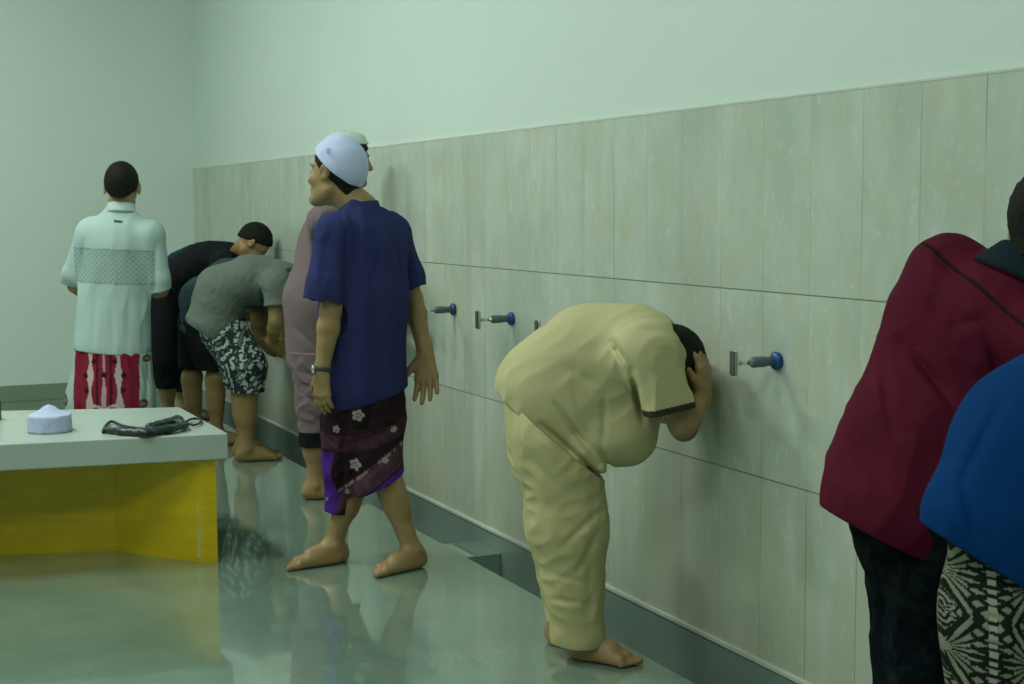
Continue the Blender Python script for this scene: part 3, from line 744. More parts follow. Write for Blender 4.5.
# sarong, gathered up at the front
f = Field(*box_of([p(335, 345, 0), p(395, 345, 0), p(322, 520, -.1), p(400, 500, .1)], .13), 0.004)
f.put(cone(p(364, 380, 0), p(365, 400, 0), .138, .142, n, .78), 0)
f.put(cone(p(366, 395, .0), p(362, 440, 0), .148, .135, n, .82), .04)
f.put(cone(p(387, 395, .02), p(390, 414, .02), .052, .054), .03)
f.put(cone(p(344, 420, -.03), p(341, 470, -.02), .085, .062), .05)
f.put(cone(p(341, 465, .01), p(341, 522, .04), .064, .058), .04)
f.put(cone(p(376, 430, .0), p(377, 484, -.04), .100, .098), .05)
f.put(cone(p(349, 460, .09), p(350, 520, .12), .060, .052), .03)
wrinkle(f, 21, .10, .005, D3(.6, 0, 1)); wrinkle(f, 22, .05, .002, D3(1, 0, -.3))
crease(f, [(345, 400, 340, 500, .010, 3), (330, 420, 372, 434, .008, 3), (345, 447, 400, 428, .009, 3), (398, 425, 384, 425, .012, 3), (352, 450, 352, 486, .010, 3), (360, 480, 398, 452, .008, 3), (372, 395, 366, 430, .008, 3)])
f.half(p(374, 486, -.03), D3(.46, .1, -1), *box_of([p(372, 455, -.20), p(404, 520, .20)], .03))
f.half(p(344, 513, .02), D3(-.1, .0, -1), *box_of([p(325, 500, -.12), p(358, 540, .12), p(325, 540, .2), p(358, 500, .0)], .04))
CL.append(f)
f.half(p(366, 390, 0), D3(-.22, -.10, 1))
so = f.mesh('sarong', pattern_mat('printed_dark_sarong', .75), E)
P = f.P; xx, yy = to_px(P)
# pattern in the cloth's own plane (metres from the waist knot)
s0 = p(364, 400, 0); uu = (P - s0) @ RU; zz = (P - s0)[:, 2]
c = np.tile(A(.022, .012, .016), (len(P), 1))
nz = sines(P, 31, .03)
def band(z0, w, slope, col, cur=0):
    m = np.clip(1 - np.abs(zz - (z0 + slope * uu + cur * uu * uu)) / w, 0, 1)[:, None] ** .5
    global c
    k = (m > .05) * (0.65 + .35 * (nz[:, None] > .1)); c = c * (1 - k) + A(*col) * k
band(-.142, .030, .16, (.060, .026, .040), 1.2)
band(-.300, .045, .75, (.085, .040, .060), 0)
m = ((zz < (-.353 + .75 * uu)) & (uu > .0))[:, None]; c = np.where(m, A(.075, .022, .24), c)
m = ((uu < -.108 + .012 * np.sin(zz * 30)) & (zz < -.18))[:, None]; c = np.where(m, A(.075, .022, .24), c)
m = (np.abs(zz - (-.265 + .75 * uu)) < .006)[:, None] & (nz[:, None] > -.1); c = np.where(m, A(.24, .18, .18), c)
for fu, fz, R in ((-.008, -.038, .024), (-.024, -.225, .024), (.085, -.21, .012), (-.062, -.335, .012), (.115, -.10, .012), (-.09, -.09, .014)):
    du, dz = uu - fu, zz - fz; r = np.hypot(du, dz); th = np.arctan2(dz, du)
    m = (r < R * (.62 + .38 * np.abs(np.cos(2.5 * th)))) & ~((r > R * .28) & (r < R * .40)); c = np.where(m[:, None], A(.36, .30, .30), c)
paint(so, P, c)
finish_body(BF, CL, M['skin_a'], E)
# watch
b = bmesh.new(); wd = nrm(wrL - elL); lathe(b, wrL - wd * .012 - wd * .009, wd, [(0, .030), (.002, .032), (.016, .032), (.018, .030)], 28); wa = bm_obj('wristwatch', b, M['dark_plastic'], E, True)
b = bmesh.new(); wc = wrL - wd * .012 + D3(-1, -.4, 0) * .031; lathe(b, wc, D3(-1, -.4, 0), [(0, .016), (.006, .017), (.008, .014)], 24); bm_obj('watch_dial', b, M['chrome'], wa, True)
# badge
b = bmesh.new(); cn = nrm(bc - (hc + Uh * .03)); tube(b, [bc + nrm(np.cross(cn, RZ)) * .007 * math.cos(k * math.pi / 6) + RZ * .009 * math.sin(k * math.pi / 6) for k in range(12)], .0016, 6, True)
tube(b, [bc - RZ * .005, bc + RZ * .005], .0018, 6)
bm_obj('cap_badge', b, simple('blue_thread', (.12, .18, .36), .8), cap, True)
# ------------------------------------------------------------------ man in khaki, bent double at the tap
d0 = 4.24
p = lambda x, y, dv=0.0: W(x, y, d0 + dv)
E = empty('person', ground(p(590, 660)), 'person in khaki shirt and trousers bent double, hands to face, beside nearest tap', 'person')
J = dict(TF=D3(.2, .05, -1), hc=p(669, 367, -.06), HF=D3(.62, .20, -.78), HU=D3(.78, .20, .62), pel=p(556, 405, .05), mid=p(575, 365, .04), che=p(632, 352, .0), nb=p(658, 352, -.04),
         shL=p(648, 352, .12), shR=p(648, 352, -.19), elL=p(684, 428, .05), wrL=p(699, 388, .0), elR=p(682, 424, -.17), wrR=p(703, 396, -.10),
         hipL=p(560, 415, .16), hipR=p(560, 418, -.02), knL=p(566, 525, .14), knR=p(580, 530, -.03), anL=p(562, 640, .13), anR=p(586, 648, -.02), toL=on_z(604, 657, 0), toR=on_z(638, 668, 0), back=D3(-1, 0, 0))
BF = bodyf(J, .0045, 1.0, .88, bare=0, arm0=.72)
hand_prims(BF, J['wrR'], D3(.02, .05, 1), D3(-.85, .5, .1), D3(-.3, -1, 0), .50, 1.0, curls=(.55, .5, .55, .6))
hand_prims(BF, J['wrL'], D3(-.05, -.05, 1), D3(-.85, -.5, .1), D3(-.3, 1, 0), .55, .95)
hair_obj('hair', J['hc'], J['HF'], J['HU'], E, M['hair'], fr=(.075, .075), na=(-.075, -.075), thick=.008)
khaki = cloth('khaki_drill', (0.42, 0.35, 0.17), .85, .05, .2); khaki_t = cloth('khaki_drill_trousers', (0.46, 0.43, 0.22), .85, .05, .2)
# trousers
f = Field(*box_of([J['pel'], p(500, 400), p(610, 400), p(540, 655, .15), p(610, 655, -.1), p(620, 650, .3)], .14), .0045)
f.put(cone(p(553, 405, .07), p(556, 450, .07), .147, .144), .0)
for dv, kx, ax, ay in ((-.02, 569, 578, 634), (.16, 563, 572, 626)):
    f.put(cone(p(557, 435, dv), p(kx, 525, dv), .130, .108), .05); f.put(cone(p(kx, 525, dv), p(ax, ay, dv - .005), .108, .076), .05); f.put(cone(p(ax, ay, dv), p(ax + 1, ay + 26, dv), .076, .070), .02)
wrinkle(f, 41, .09, .003, D3(.8, 0, .6)); wrinkle(f, 42, .22, .004, D3(.6, 0, .8))
crease(f, [(598, 510, 562, 545, .007, 3), (600, 525, 575, 575, .006, 3), (535, 430, 590, 478, .006, 3), (530, 460, 560, 490, .004, 3), (552, 575, 590, 585, .004, 2.5), (550, 600, 592, 606, .004, 2.5), (590, 540, 586, 630, .005, 4), (520, 440, 545, 560, .004, 5)])
f.half(p(576, 641, 0), D3(-.05, 0, -1)); f.half(p(600, 476, 0), D3(.66, 0, .75))
f.mesh('trousers', khaki_t, E); FT = f
# shirt
f = Field(*box_of([p(500, 320, -.2), p(700, 300, .4), p(520, 490, 0), p(700, 430, -.1)], .10), .0045)
f.put(cone(p(552, 432, .07), p(550, 388, .07), .152, .152), 0)
f.put(cone(p(552, 390, .06), p(590, 358, .04), .150, .144), .07)
f.put(cone(p(590, 358, .04), p(634, 358, .0), .144, .142), .07)
f.put(cone(p(634, 352, .0), p(666, 358, -.05), .126, .078), .06)
f.put(cone(J['shL'], J['shR'], .080, .080), .08)
f.put(cone(p(600, 405, .03), p(622, 424, .0), .130, .110), .09)
f.put(cone(p(606, 438, .0), p(628, 442, .0), .075, .058), .06)
f.put(cone(p(585, 450, -.06), p(599, 464, -.06), .050, .030), .04)
for sh, el, dv in ((J['shR'], p(667, 408, -.21), 0), (J['shL'], p(662, 388, .09), 0)):
    f.put(cone(sh, el, .080, .078), .05); f.put(cone(el, el + nrm(el - sh) * .03, .078, .078), .01)
wrinkle(f, 43, .12, .003, D3(.8, 0, .6))
crease(f, [(612, 343, 630, 372, .013, 2.5), (630, 370, 642, 422, .016, 2.5), (555, 405, 598, 465, .012, 2.2), (540, 425, 600, 478, .012, 2.5), (540, 445, 585, 482, .006, 3), (600, 452, 612, 475, .013, 2.5), (585, 440, 603, 458, .006, 2.5), (565, 368, 595, 385, .004, 4), (640, 330, 672, 335, .005, 3), (655, 350, 682, 372, .005, 3), (650, 372, 680, 392, .004, 3), (603, 398, 603, 440, .006, 2.5)])
f.half(p(667, 412, -.21), D3(.16, 0, -1), ball=(p(672, 428, -.21), .115))
f.half(p(600, 483, 0), D3(-.66, 0, -.75), *cbox(p, 485, 612, 375, 500, -.2, .3))
f.half(p(674, 350, -.05), D3(.9, .0, .1), *box_of([p(670, 310, -.12), p(715, 375, .05)], .02), k=.005)
so = f.mesh('shirt', pattern_mat('khaki_drill_dark_cuffs', .85), E); P = refine(so)
c = np.tile(A(.49, .465, .255), (len(P), 1)) * (1 + .04 * sines(P, 14, .2))[:, None]
for q, dv in ((p(667, 412, -.21), 0),):
    dd = (P - q) @ nrm(D3(.16, 0, -1)); m = (dd > -.019) & (np.linalg.norm(P - q, axis=1) < .105)
    c = np.where(m[:, None], A(.040, .040, .024), c)
paint(so, P, c)
finish_body(BF, [f, FT], M['skin_a'], E)
# ------------------------------------------------------------------ man in white, back to the viewer, behind the bench
d0 = 7.8
p = lambda x, y, dv=0.0: W(x, y, d0 + dv)
E = empty('person', ground(p(115, 460)), 'person seen from behind in white lace-banded shirt and red-panelled sarong behind bench', 'person')
J = dict(TF=D3(-.12, 1, 0), hc=p(122, 187, .02), hs=1.12, HF=D3(-.08, 1, -.12), HU=D3(0, .1, 1), pel=p(113, 322), che=p(117, 250), nb=p(121, 212),
         shL=p(92, 230), shR=p(150, 231), elL=p(75, 286, .06), wrL=p(88, 292, .32), elR=p(161, 290, .04), wrR=p(148, 292, .30),
         hipL=p(102, 330), hipR=p(128, 330), knL=p(102, 392, .03), knR=p(128, 392, .03), anL=p(101, 450, 0), anR=p(129, 450, 0), back=D3(0, -1, 0))
J['anL'][2] = J['anR'][2] = .08; J['toL'] = ground(J['anL'] + D3(-.15, 1, 0) * .19); J['toR'] = ground(J['anR'] + D3(.15, 1, 0) * .19)
BF = bodyf(J, .0055, 1.0, .9)
for q, s in (('L', 1), ('R', -1)): hand_prims(BF, J['wr' + q], D3(.25 * s, 1, .1), D3(0, 0, -1), D3(s, 0, 0), .4)
hair_obj('hair', J['hc'], J['HF'], J['HU'], E, M['hair'], 1.12, fr=(.075, .060), na=(-.070, -.052), thick=.008)
f = Field(*box_of([p(60, 205, -.2), p(175, 205, .25), p(60, 365, -.2), p(175, 365, .25)], .08), .0055)
n = J['TF']
f.put(cone(p(112, 345), p(116, 250), .205, .182, n, .72), 0)
f.put(cone(p(94, 232), p(148, 233), .072, .072), .07); f.put(cone(p(118, 242), p(121, 208), .13, .075, n, .8), .06)
f.put(cone(p(91, 235), p(74, 274, .03), .076, .062), .05); f.put(cone(p(74, 274, .03), p(70, 290, .10), .062, .062), .02)
f.put(cone(p(150, 236), p(158, 278, .02), .076, .062), .05); f.put(cone(p(158, 278, .02), p(161, 300, .05), .062, .062), .02)
wrinkle(f, 51, .20, .004, RZ, .15)
crease(f, [(83, 240, 80, 300, .008, 2), (155, 245, 153, 310, .008, 2), (110, 300, 112, 350, .004, 2.5), (128, 290, 126, 350, .004, 2.5), (95, 290, 92, 345, .004, 2.5), (140, 295, 142, 350, .004, 2.5)])
f.half(p(112, 352), D3(-.10, .0, -1), *box_of([p(50, 330, -.4), p(180, 380, .4)], .05))
f.half(p(70, 283, .06), D3(-.3, .25, -1), *box_of([p(50, 275, -.1), p(80, 310, .2)], .02))
f.half(p(164, 290, .03), D3(.2, .2, -1), *box_of([p(158, 280, -.1), p(180, 320, .2)], .01))
f.half(p(121, 205.5), D3(0, .15, 1), k=.004)
CL = [f]
so = f.mesh('shirt', pattern_mat('white_cotton_with_lace', .8), E)
P = f.P; s0 = p(117, 265); uu = (P - s0) @ RU; zz = (P - s0)[:, 2]; zl = zz + .055 * uu
c = np.tile(A(.40, .55, .52), (len(P), 1)); c *= (1 + .04 * sines(P, 9, .2))[:, None]
m = (zl < .088) & (zl > -.098) & (np.abs(uu) < .215); lat = (np.abs(np.mod((uu + zl) * 36, 1) - .5) < .20) | (np.abs(np.mod((uu - zl) * 36, 1) - .5) < .20)
c = np.where(m[:, None], A(.23, .34, .31), c); c = np.where((m & lat)[:, None], A(.32, .45, .42), c)
c = np.where((m & ((np.abs(zl - .085) < .004) | (np.abs(zl + .095) < .004)))[:, None], A(.25, .31, .29), c)
v = P @ RV; tg = p(123, 221.5); du, dz = (P - tg) @ RU, (P - tg)[:, 2]
c = np.where(((np.abs(du) < .021) & (np.abs(dz + .12 * du - .10 * np.abs(du)) < .0065))[:, None], A(.05, .08, .05), c)
paint(so, P, c)
b = bmesh.new(); lathe(b, p(121, 213), D3(0, .15, 1), [(0, .085), (.01, .080), (.050, .070), (.052, .067), (.03, .067)], 32); bm_obj('collar', b, cloth('white_collar', (.42, .56, .53)), E, True)
f = Field(*box_of([p(60, 335, -.2), p(170, 335, .2), p(60, 455, -.2), p(170, 455, .2)], .08), .0055)
f.put(cone(p(114, 335), p(111, 400), .190, .232, n, .70), 0); f.put(cone(p(111, 400), p(111, 448), .232, .225, n, .66), .03)
wrinkle(f, 53, .10, .005, RZ, .1); crease(f, [(80, 350, 80, 450, .008, 2), (146, 350, 146, 450, .008, 2), (112, 380, 112, 450, .005, 2)])
f.half(ground(p(111, 450), .10), -RZ); f.half(p(112, 349), D3(.10, 0, 1))
so = f.mesh('sarong', pattern_mat('white_red_printed_sarong', .8), E); finish_body(BF, CL + [f], M['skin_b'], E)
P = f.P; s0 = p(112, 380); uu = (P - s0) @ RU; zz = (P - s0)[:, 2]; au = np.abs(uu)
c = np.tile(A(.36, .48, .44), (len(P), 1)); fr = ((P - s0) @ RV) < 0.0
red = (au < .172) & fr; c = np.where(red[:, None], A(.20, .018, .035), c)
cb = .074 - .16 * np.minimum(zz, 0) * 0 + .05 * np.clip(-zz, 0, .2)
band_ = red & (np.abs(au - cb) < .013 + .006 * np.sin(zz * 40)); c = np.where(band_[:, None], A(.48, .40, .38), c)
c = np.where((red & (au < .006 + .006 * (zz < -.02)))[:, None], A(.42, .30, .30), c)
c = np.where((red & (np.abs(au - .036) < .007))[:, None], A(.07, .01, .02), c)
for q, w, r in ((.055, .115, .013), (.100, .04, .014), (.095, -.04, .014), (.0, .045, .013)):
    c = np.where((red & (np.hypot(au - q, zz - w) < r))[:, None], A(.04, .008, .015), c)
c = np.where((red & (np.abs(np.hypot(au - .05, zz + .17) - .05) < .006))[:, None], A(.5, .42, .40), c)
for q, w, r in ((-.238, -.10, .026), (.185, -.12, .020), (-.225, .08, .02), (.20, .12, .016)):
    rr = np.hypot((uu - q), (zz - w) * .8); c = np.where((fr & (rr < r))[:, None], A(.10, .06, .07), c); c = np.where((fr & (rr < r * .45))[:, None], A(.30, .26, .22), c)
paint(so, P, c)
# ------------------------------------------------------------------ men bent over along the far taps
def bent(d0, label, J0, skin, shirt, shirt_r, hem, legs, legmat, leg_cut, seed, sleeves=None, hcap=None, creases=(), painter=None, legname='shorts', h=.0055, wsk=.9):
    p = lambda x, y, dv=0.0: W(x, y, d0 + dv)
    J = {}
    for k, v in J0.items(): J[k] = v if isinstance(v, (np.ndarray, float)) else p(*v)
    for q in 'LR':
        J['an' + q][2] = .08; J['to' + q] = ground(J['an' + q] + J.get('foot', D3(.95, .3, 0)) * .195)
    E = empty('person', ground((J['anL'] + J['anR']) / 2), label, 'person')
    BF = bodyf(J, h, 1.0, wsk, bare=0)
    for q, s in (('L', 1), ('R', -1)):
        dd = nrm(J['wr' + q] - J['el' + q]); hand_prims(BF, J['wr' + q], dd + D3(.4, 0, 0), D3(-.3, .6 * -s, .6), D3(.2, 0, 1), .5)
    hair_obj('hair', J['hc'], J['HF'], J['HU'], E, M['hair'], thick=.008, seed=seed, fr=(.078, .062), na=(-.085, -.045))
    pts = [p(*q[:3]) for q in shirt_r] + [J['shL'], J['shR']]
    f = Field(*box_of(pts, .20), h)
    for i in range(len(shirt_r) - 1):
        a, b2 = shirt_r[i], shirt_r[i + 1]; f.put(cone(p(*a[:3]), p(*b2[:3]), a[3], b2[3]), .05)
    f.put(cone(J['shL'], J['shR'], .078, .078), .05)
    f.put(cone(J['che'], J['nb'], .10, .070), .05)
    cut = []
    for q in 'LR':
        m = J['sh' + q] * .40 + J['el' + q] * .60; f.put(cone(J['sh' + q], m, .078, .070), .03); f.put(cone(m, m + nrm(J['el' + q] - J['sh' + q]) * .05, .070, .070), .01); cut.append((m, J['el' + q] - J['sh' + q]))
    wrinkle(f, seed, .14, .004, D3(.7, 0, -.5)); wrinkle(f, seed + 1, .06, .002)
    if creases: crease(f, creases)
    for m, ax in cut:
        ax = nrm(ax); f.half(m, ax, *box_of([m + ax * .02, m + ax * .11], .075))
    f.half(p(*hem[:3]), hem[3], *box_of([p(*hem[4]), p(*hem[5])], .01))
    nd = nrm(nrm(J['nb'] - J['che']) + nrm(J['hc'] - J['nb'])); f.half(J['nb'] + nd * .035, nd, *box_of([J['nb'] + nd * .08], .085), k=.004)
    f.mesh('shirt', shirt, E); CL = [f]
    f = Field(*box_of([J['pel'], J['knL'], J['knR']] + [p(*q[0]) for q in legs] + [p(*q[1]) for q in legs], .2), h)
    for a, b2, ra, rb in legs: f.put(cone(p(*a), p(*b2), ra, rb), .045)
    wrinkle(f, seed + 2, .09, .004, RZ); 
    f.half(p(*leg_cut[0]), leg_cut[1])
    o = f.mesh(legname, legmat, E); finish_body(BF, CL + [f], skin, E)
    if painter: painter(o, f.P)
    return E, J, p
M['blk'] = cloth('black_cotton', (0.012, 0.015, 0.016)); M['blk2'] = cloth('black_shorts_cloth', (0.010, 0.012, 0.014)); M['slate'] = cloth('dark_slate_cotton', (0.035, 0.060, 0.075))
M['grey'] = cloth('grey_green_jersey', (0.128, 0.160, 0.132)); M['teal'] = cloth('dark_teal_cotton', (0.008, 0.045, 0.070))
# D: grey shirt, patterned shorts
def camo(o, P):
    a = sines(P, 61, .040, n=6); b2 = sines(P, 62, .026, n=5); c = np.tile(A(.018, .028, .026), (len(P), 1))
    m = (a > .12) & (b2 > -.35); c = np.where(m[:, None], A(.30, .38, .34), c); c = np.where(((a < -.5))[:, None], A(.10, .13, .12), c); paint(o, P, c)
pm = pattern_mat('camouflage_print', .8)
bent(7.7, 'person bending in grey shirt and black and white patterned shorts',
     dict(TF=D3(.55, .1, -.85), hc=(303, 292, -.10), HF=D3(.7, .25, -.65), HU=D3(.65, .2, .72), pel=(216, 318, .05), mid=(232, 292, .06), che=(266, 276, .08), nb=(288, 278, .09),
          shL=(280, 283, .16), shR=(276, 284, -.10), elL=(284, 322, .13), wrL=(279, 343, .05), elR=(276, 322, -.13), wrR=(272, 343, -.04),
          hipL=(228, 330, .13), hipR=(226, 330, -.03), knL=(242, 386, .13), knR=(248, 388, -.04), anL=(244, 448, .12), anR=(247, 452, -.04), back=D3(-1, 0, 0)),
     M['skin_c'], M['grey'], [(214, 322, .05, .150), (222, 292, .05, .135), (250, 278, .06, .115), (280, 281, .08, .100)],
     (212, 334, .05, D3(-.52, 0, -.85), (180, 300, -.2), (262, 375, .3)),
     [((224, 330, .05), (246, 366, -.03), .125, .105), ((246, 366, -.03), (249, 396, -.04), .100, .082), ((224, 330, .10), (240, 372, .12), .115, .09), ((240, 372, .12), (243, 396, .12), .09, .08)],
     pm, ((248, 391, 0), D3(.0, 0, -1)), 71, creases=[(262, 282, 262, 316, .010, 2), (225, 290, 250, 312, .006, 2.5), (238, 330, 256, 350, .005, 2.5)], painter=camo)
# C: slate shirt, black shorts
bent(8.24, 'person in slate shirt and black shorts bending, half hidden behind the grey shirt',
     dict(TF=D3(.55, .1, -.85), hc=(284, 292, -.15), HF=D3(.7, .25, -.65), HU=D3(.65, .2, .72), pel=(200, 322, .05), mid=(208, 298, .06), che=(240, 280, .08), nb=(266, 280, .09),
          shL=(258, 286, .14), shR=(254, 286, -.10), elL=(262, 322, .10), wrL=(264, 340, -.05), elR=(258, 322, -.12), wrR=(260, 340, -.15),
          hipL=(196, 326, .12), hipR=(208, 326, -.04), knL=(192, 376, .12), knR=(216, 376, -.04), anL=(196, 440, .12), anR=(217, 440, -.04), back=D3(-1, 0, 0)),
     M['skin_c'], M['slate'], [(200, 326, .05, .118), (203, 300, .05, .122), (228, 280, .06, .112), (258, 280, .08, .098)],
     (195, 334, .05, D3(-.3, 0, -.95), (170, 322, -.2), (240, 375, .3)),
     [((200, 322, .05), (210, 352, -.03), .115, .095), ((210, 352, -.03), (215, 372, -.04), .095, .085), ((196, 322, .10), (193, 372, .12), .105, .085)],
     M['blk2'], ((200, 369, 0), D3(.0, 0, -1)), 81)
# B: black shirt, head showing
bent(8.72, 'person in black shirt leaning over, bare head in profile above the others',
     dict(TF=D3(.5, .1, -.85), hc=(254, 243, -.14), HF=D3(.60, .05, -.80), HU=D3(.80, .05, .60), pel=(166, 296, .05), mid=(176, 276, .06), che=(212, 258, .08), nb=(238, 256, .07),
          shL=(226, 264, .14), shR=(224, 264, -.12), elL=(238, 300, .12), wrL=(246, 310, .02), elR=(236, 300, -.12), wrR=(244, 310, -.12),
          hipL=(164, 308, .12), hipR=(168, 308, -.04), knL=(166, 362, .12), knR=(167, 362, -.04), anL=(168, 424, .12), anR=(169, 424, -.04), back=D3(-1, 0, 0)),
     M['skin_a'], M['blk'], [(167, 305, .05, .105), (172, 280, .05, .110), (198, 262, .06, .098), (226, 259, .08, .088)],
     (166, 318, .05, D3(-.2, 0, -1), (140, 308, -.25), (200, 350, .3)),
     [((166, 300, .05), (166, 362, -.03), .105, .082), ((166, 362, -.03), (168, 392, -.04), .082, .068), ((164, 300, .10), (165, 362, .12), .100, .08), ((165, 362, .12), (168, 392, .12), .08, .068)],
     M['blk2'], ((168, 387, 0), D3(.0, 0, -1)), 91, legname='trousers')
# A: teal shirt at the far end
bent(9.25, 'person in dark teal shirt, almost hidden between the white and black shirts',
     dict(TF=D3(.5, .1, -.85), hc=(224, 265, .0), HF=D3(.7, .2, -.70), HU=D3(.65, .1, .72), pel=(176, 292, .05), mid=(182, 268, .06), che=(208, 260, .08), nb=(220, 263, .03),
          shL=(212, 266, .14), shR=(210, 266, -.12), elL=(222, 300, .16), wrL=(232, 312, .02), elR=(220, 300, -.12), wrR=(230, 312, -.12),
          hipL=(176, 302, .12), hipR=(178, 302, -.04), knL=(178, 352, .12), knR=(180, 352, -.04), anL=(182, 412, .12), anR=(183, 412, -.04), back=D3(-1, 0, 0)),
     M['skin_b'], M['teal'], [(180, 300, .05, .085), (181, 268, .05, .098), (196, 262, .06, .102), (210, 264, .06, .09)],
     (176, 312, .05, D3(-.2, 0, -1), (150, 302, -.25), (210, 340, .3)),
     [((178, 300, .05), (180, 352, -.04), .10, .082), ((180, 352, -.04), (183, 396, -.04), .082, .07), ((177, 300, .08), (178, 352, .12), .10, .082), ((178, 352, .12), (182, 396, .12), .082, .07)],
     M['blk2'], ((182, 390, 0), D3(.0, 0, -1)), 95, legname='trousers')
# ------------------------------------------------------------------ man in mauve, behind the walking man
d0 = 6.72
p = lambda x, y, dv=0.0: W(x, y, d0 + dv)
E = empty('person', ground(p(318, 500)), 'person in mauve clothes and white cap, mostly hidden behind the purple-shirted walker', 'person')
J = dict(TF=D3(.93, .37, 0), hc=p(348, 159), hs=1.04, HF=D3(.95, .20, -.10), HU=D3(.1, 0, 1), pel=p(315, 335), che=p(326, 250), nb=p(338, 205),
         shL=p(331, 222, .17), shR=p(326, 222, -.17), elL=p(368, 272, -.05), wrL=p(394, 300, -.30), elR=p(350, 280, -.12), wrR=p(380, 312, -.25),
         hipL=p(318, 345, .09), hipR=p(314, 345, -.08), knL=p(328, 415, .09), knR=p(314, 415, -.08), anL=p(344, 490, .08), anR=p(315, 486, -.08), back=D3(-1, 0, 0))
J['anL'][2] = J['anR'][2] = .08; J['toL'] = ground(J['anL'] + D3(.97, .2, 0) * .20); J['toR'] = ground(J['anR'] + D3(.97, .25, 0) * .20)
BF = bodyf(J, .005, 1.0, .9)
for q, s in (('L', 1), ('R', -1)): hand_prims(BF, J['wr' + q], D3(.6, -.6, -.3), D3(0, -s * .7, -.6), D3(.2, 0, 1), .5)
eyes_obj(J['hc'], J['HF'], J['HU'], E, 1.04)
hair_obj('hair', J['hc'], J['HF'], J['HU'], E, M['hair'], 1.04, fr=(.092, .055), na=(-.068, -.070), thick=.007)
cap_obj('skullcap', J['hc'], J['HF'], J['HU'], E, M['cap_white'], s=1.04, tilt=-.12, off=.040, r=(.108, .090, .118), top=.100)
mv = cloth('mauve_cotton', (0.180, 0.140, 0.145), .85, .05, .15)
f = Field(*box_of([p(283, 200, -.2), p(370, 200, .2), p(283, 375, -.2), p(345, 375, .2)], .12), .005)
n = J['TF']
f.put(cone(p(311, 356), p(314, 300), .132, .160, n, .86), 0); f.put(cone(p(315, 300), p(324, 248), .160, .150, n, .80), .05)
f.put(cone(J['shL'], J['shR'], .080, .080), .06); f.put(cone(J['che'], J['nb'], .10, .068), .05)
cut = []
for q in 'LR':
    m = J['sh' + q] * .3 + J['el' + q] * .7; f.put(cone(J['sh' + q], m, .080, .068), .03); f.put(cone(m, m + nrm(J['el' + q] - J['sh' + q]) * .05, .068, .068), .01); cut.append((m, nrm(J['el' + q] - J['sh' + q])))
wrinkle(f, 101, .15, .005, RZ, .2); crease(f, [(315, 215, 312, 270, .008, 2), (296, 330, 320, 352, .008, 2.5)])
for m, ax in cut: f.half(m, ax, *box_of([m + ax * .02, m + ax * .12], .075))
f.half(p(311, 374), D3(-.25, 0, -1)); f.half(J['nb'] + RZ * .02, D3(.3, 0, 1), k=.004)
f.mesh('shirt', mv, E); CL = [f]
b = bmesh.new(); lathe(b, J['nb'] + RZ * .0, nrm(J['hc'] - J['nb']), [(0, .072), (.01, .069), (.035, .064), (.037, .062), (.02, .062)], 32); bm_obj('collar', b, M['blk'], E, True)
f = Field(*box_of([p(290, 340, -.2), p(345, 340, .2), p(295, 455, -.2), p(345, 455, .2)], .10), .005)
for dv, kx, hx in ((-.08, 313, 314), (.09, 328, 334)):
    f.put(cone(p(314, 345, dv * .8), p(kx, 405, dv), .115, .074), .04); f.put(cone(p(kx, 405, dv), p(hx, 455, dv), .074, .064), .03)
wrinkle(f, 103, .06, .008, D3(1, 0, .3)); crease(f, [(300, 372, 322, 380, .008, 2), (303, 395, 322, 408, .009, 2), (302, 412, 320, 420, .006, 2)])
f.half(p(312, 443), D3(0, 0, -1)); f.half(p(312, 350), RZ)
so = f.mesh('trousers', pattern_mat('mauve_trousers_dark_hem', .85), E); P = f.P; finish_body(BF, CL + [f], M['skin_a'], E)
zh = p(312, 428)[2]; paint(so, P, np.where((P[:, 2] < zh)[:, None], A(.012, .013, .016), A(.17, .13, .14)))
# ------------------------------------------------------------------ man in maroon at the right
d0 = 2.9
p = lambda x, y, dv=0.0: W(x, y, d0 + dv)
J = dict(TF=D3(.50, .62, -.55), hc=p(1053, 229, .0), HF=D3(.62, .70, -.35), HU=D3(.2, .25, .94), pel=p(905, 480, .02), che=p(980, 345, .05), nb=p(1023, 280, .0),
         shL=p(949, 277, .13), shR=p(1048, 345, -.10), elL=p(1000, 360, .15), wrL=p(1045, 310, -.02), elR=p(1080, 450, -.08), wrR=p(1085, 385, -.10),
         hipL=p(908, 500, .09), hipR=p(940, 505, -.06), knL=p(915, 650, .12), knR=p(930, 655, -.02), anL=p(905, 800, .10), anR=p(930, 800, -.08), back=D3(-.6, -.7, 0))
J['anL'][2] = J['anR'][2] = .08; J['toL'] = ground(J['anL'] + D3(.8, .6, 0) * .20); J['toR'] = ground(J['anR'] + D3(.8, .6, 0) * .20)
E = empty('person', ground((J['anL'] + J['anR']) / 2), 'person seen from behind in maroon shirt and dark jeans, leaning to the wall', 'person')
BF = bodyf(J, .0045, 1.0, .88)
for q, s in (('L', 1), ('R', -1)): hand_prims(BF, J['wr' + q], nrm(J['wr' + q] - J['el' + q]) + D3(.2, .5, 0), D3(0, -s * .4, -.8), D3(-s, 0, .5), .5)
hair_obj('hair', J['hc'], J['HF'], J['HU'], E, M['hair'], fr=(.080, .060), na=(-.070, -.075), thick=.010)
f = Field(*box_of([p(830, 540, -.1), p(850, 300, .3), J['shL'], J['shR'], p(960, 570, .1), p(1000, 500, -.1)], .13), .0045)
n = J['TF']
f.put(cone(p(896, 500, .01), p(920, 440, .04), .155, .160, n, .90), 0)
f.put(cone(p(900, 515, -.01), p(950, 520, -.02), .125, .130), .05)
f.put(cone(p(924, 440, .05), p(978, 345, .06), .158, .160, n, .74), .06)
